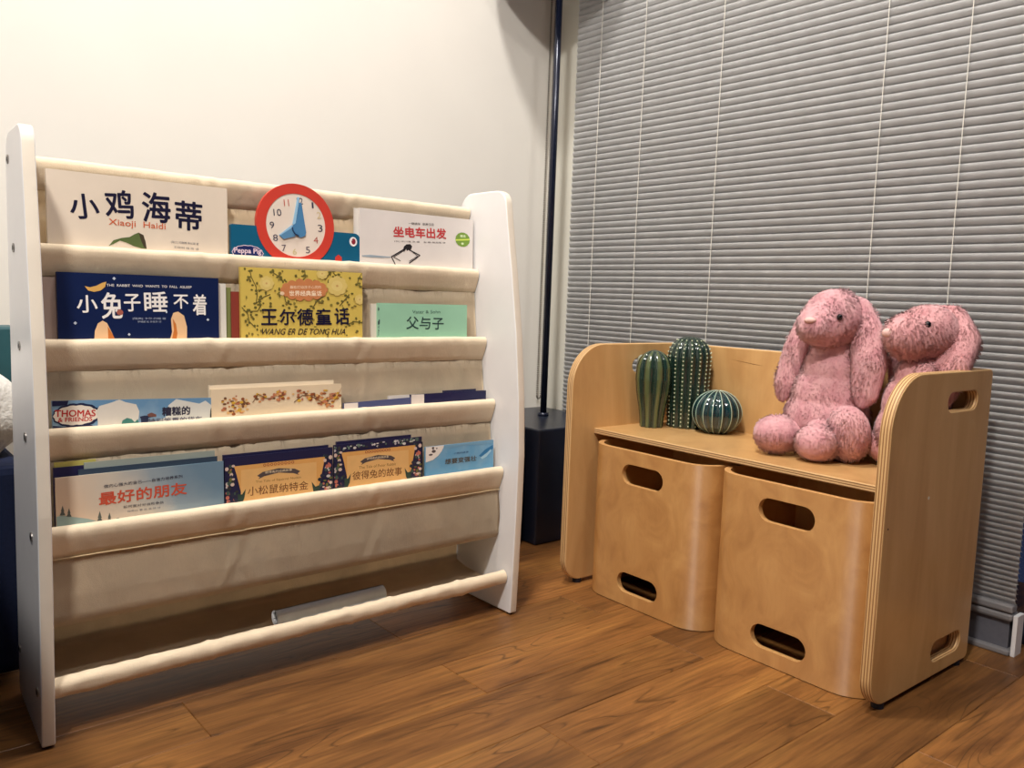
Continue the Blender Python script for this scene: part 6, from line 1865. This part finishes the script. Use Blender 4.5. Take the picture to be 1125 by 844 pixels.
furry('arm', blob('a', [((-.243, -.866, .3705), (.036, .037, .033), (0, 0, 0)), ((-.205, -.855, .385), (.035, .028, .032), (0, 0, 0))]), M['fur_a'], B1, O1, seed=8)
ball('nose', (-.2470, -.8400, .5850), (.0085, .0115, .0058), M['nose'], B1, O1)
ball('eye', (-.2225, -.8810, .5925), (.0052, .0052, .0056), M['eye'], B1, O1)
ball('eye', (-.1980, -.7930, .5925), (.0052, .0052, .0056), M['eye'], B1, O1)
# rabbit two, leaning back beside the near end panel
O2 = (-.15, -.985, SEAT); B2 = empty('plush_rabbit', O2); tag(B2, 'pink plush rabbit half hidden behind the end panel of the bench', 'soft toy', 'plush rabbits on the bench')
furry('body', blob('b', [((-.148, -.990, .400), (.062, .062, .062), (0, 0, 0)), ((-.150, -.992, .445), (.052, .055, .062), (0, 0, 0)), ((-.146, -.998, .490), (.042, .046, .048), (0, 0, 0))]), M['fur_b'], B2, O2, seed=12)
furry('head', blob('h', [((-.140, -.998, .572), (.056, .054, .048), (0, 0, .2)), ((-.172, -.985, .566), (.042, .044, .042), (0, 0, .2)), ((-.192, -.975, .566), (.026, .028, .031), (0, 0, 0))]), M['fur_b'], B2, O2, seed=13)
furry('ear', blob('e', chain_ells([(-.125, -1.000, .600), (-.122, -1.028, .590), (-.130, -1.046, .560), (-.150, -1.046, .520), (-.165, -1.034, .470), (-.170, -1.030, .43)], [.020, .030, .034, .030, .026, .014], .6)), M['fur_b'], B2, O2, seed=14)
furry('ear', blob('e', chain_ells([(-.115, -.965, .600), (-.112, -.942, .565), (-.120, -.940, .52), (-.125, -.942, .47)], [.014, .016, .018, .012], .6)), M['fur_b'], B2, O2, seed=15)
furry('foot', blob('f', [((-.215, -1.018, .372), (.042, .036, .034), (0, 0, 0)), ((-.18, -1.01, .374), (.04, .034, .034), (0, 0, 0))]), M['fur_b'], B2, O2, seed=16)
furry('foot', blob('f', [((-.150, -.948, .372), (.042, .028, .034), (0, 0, 0))]), M['fur_b'], B2, O2, seed=18)
furry('arm', blob('a', chain_ells([(-.175, -1.015, .505), (-.205, -1.018, .46), (-.225, -1.015, .415)], [.018, .020, .022])), M['fur_b'], B2, O2, seed=17)
ball('nose', (-.2130, -.9640, .5700), (.0075, .0100, .0080), M['nose'], B2, O2)
ball('eye', (-.1880, -1.0170, .5860), (.0062, .0062, .0066), M['eye'], B2, O2)
ball('eye', (-.1700, -.9420, .5860), (.0062, .0062, .0066), M['eye'], B2, O2)
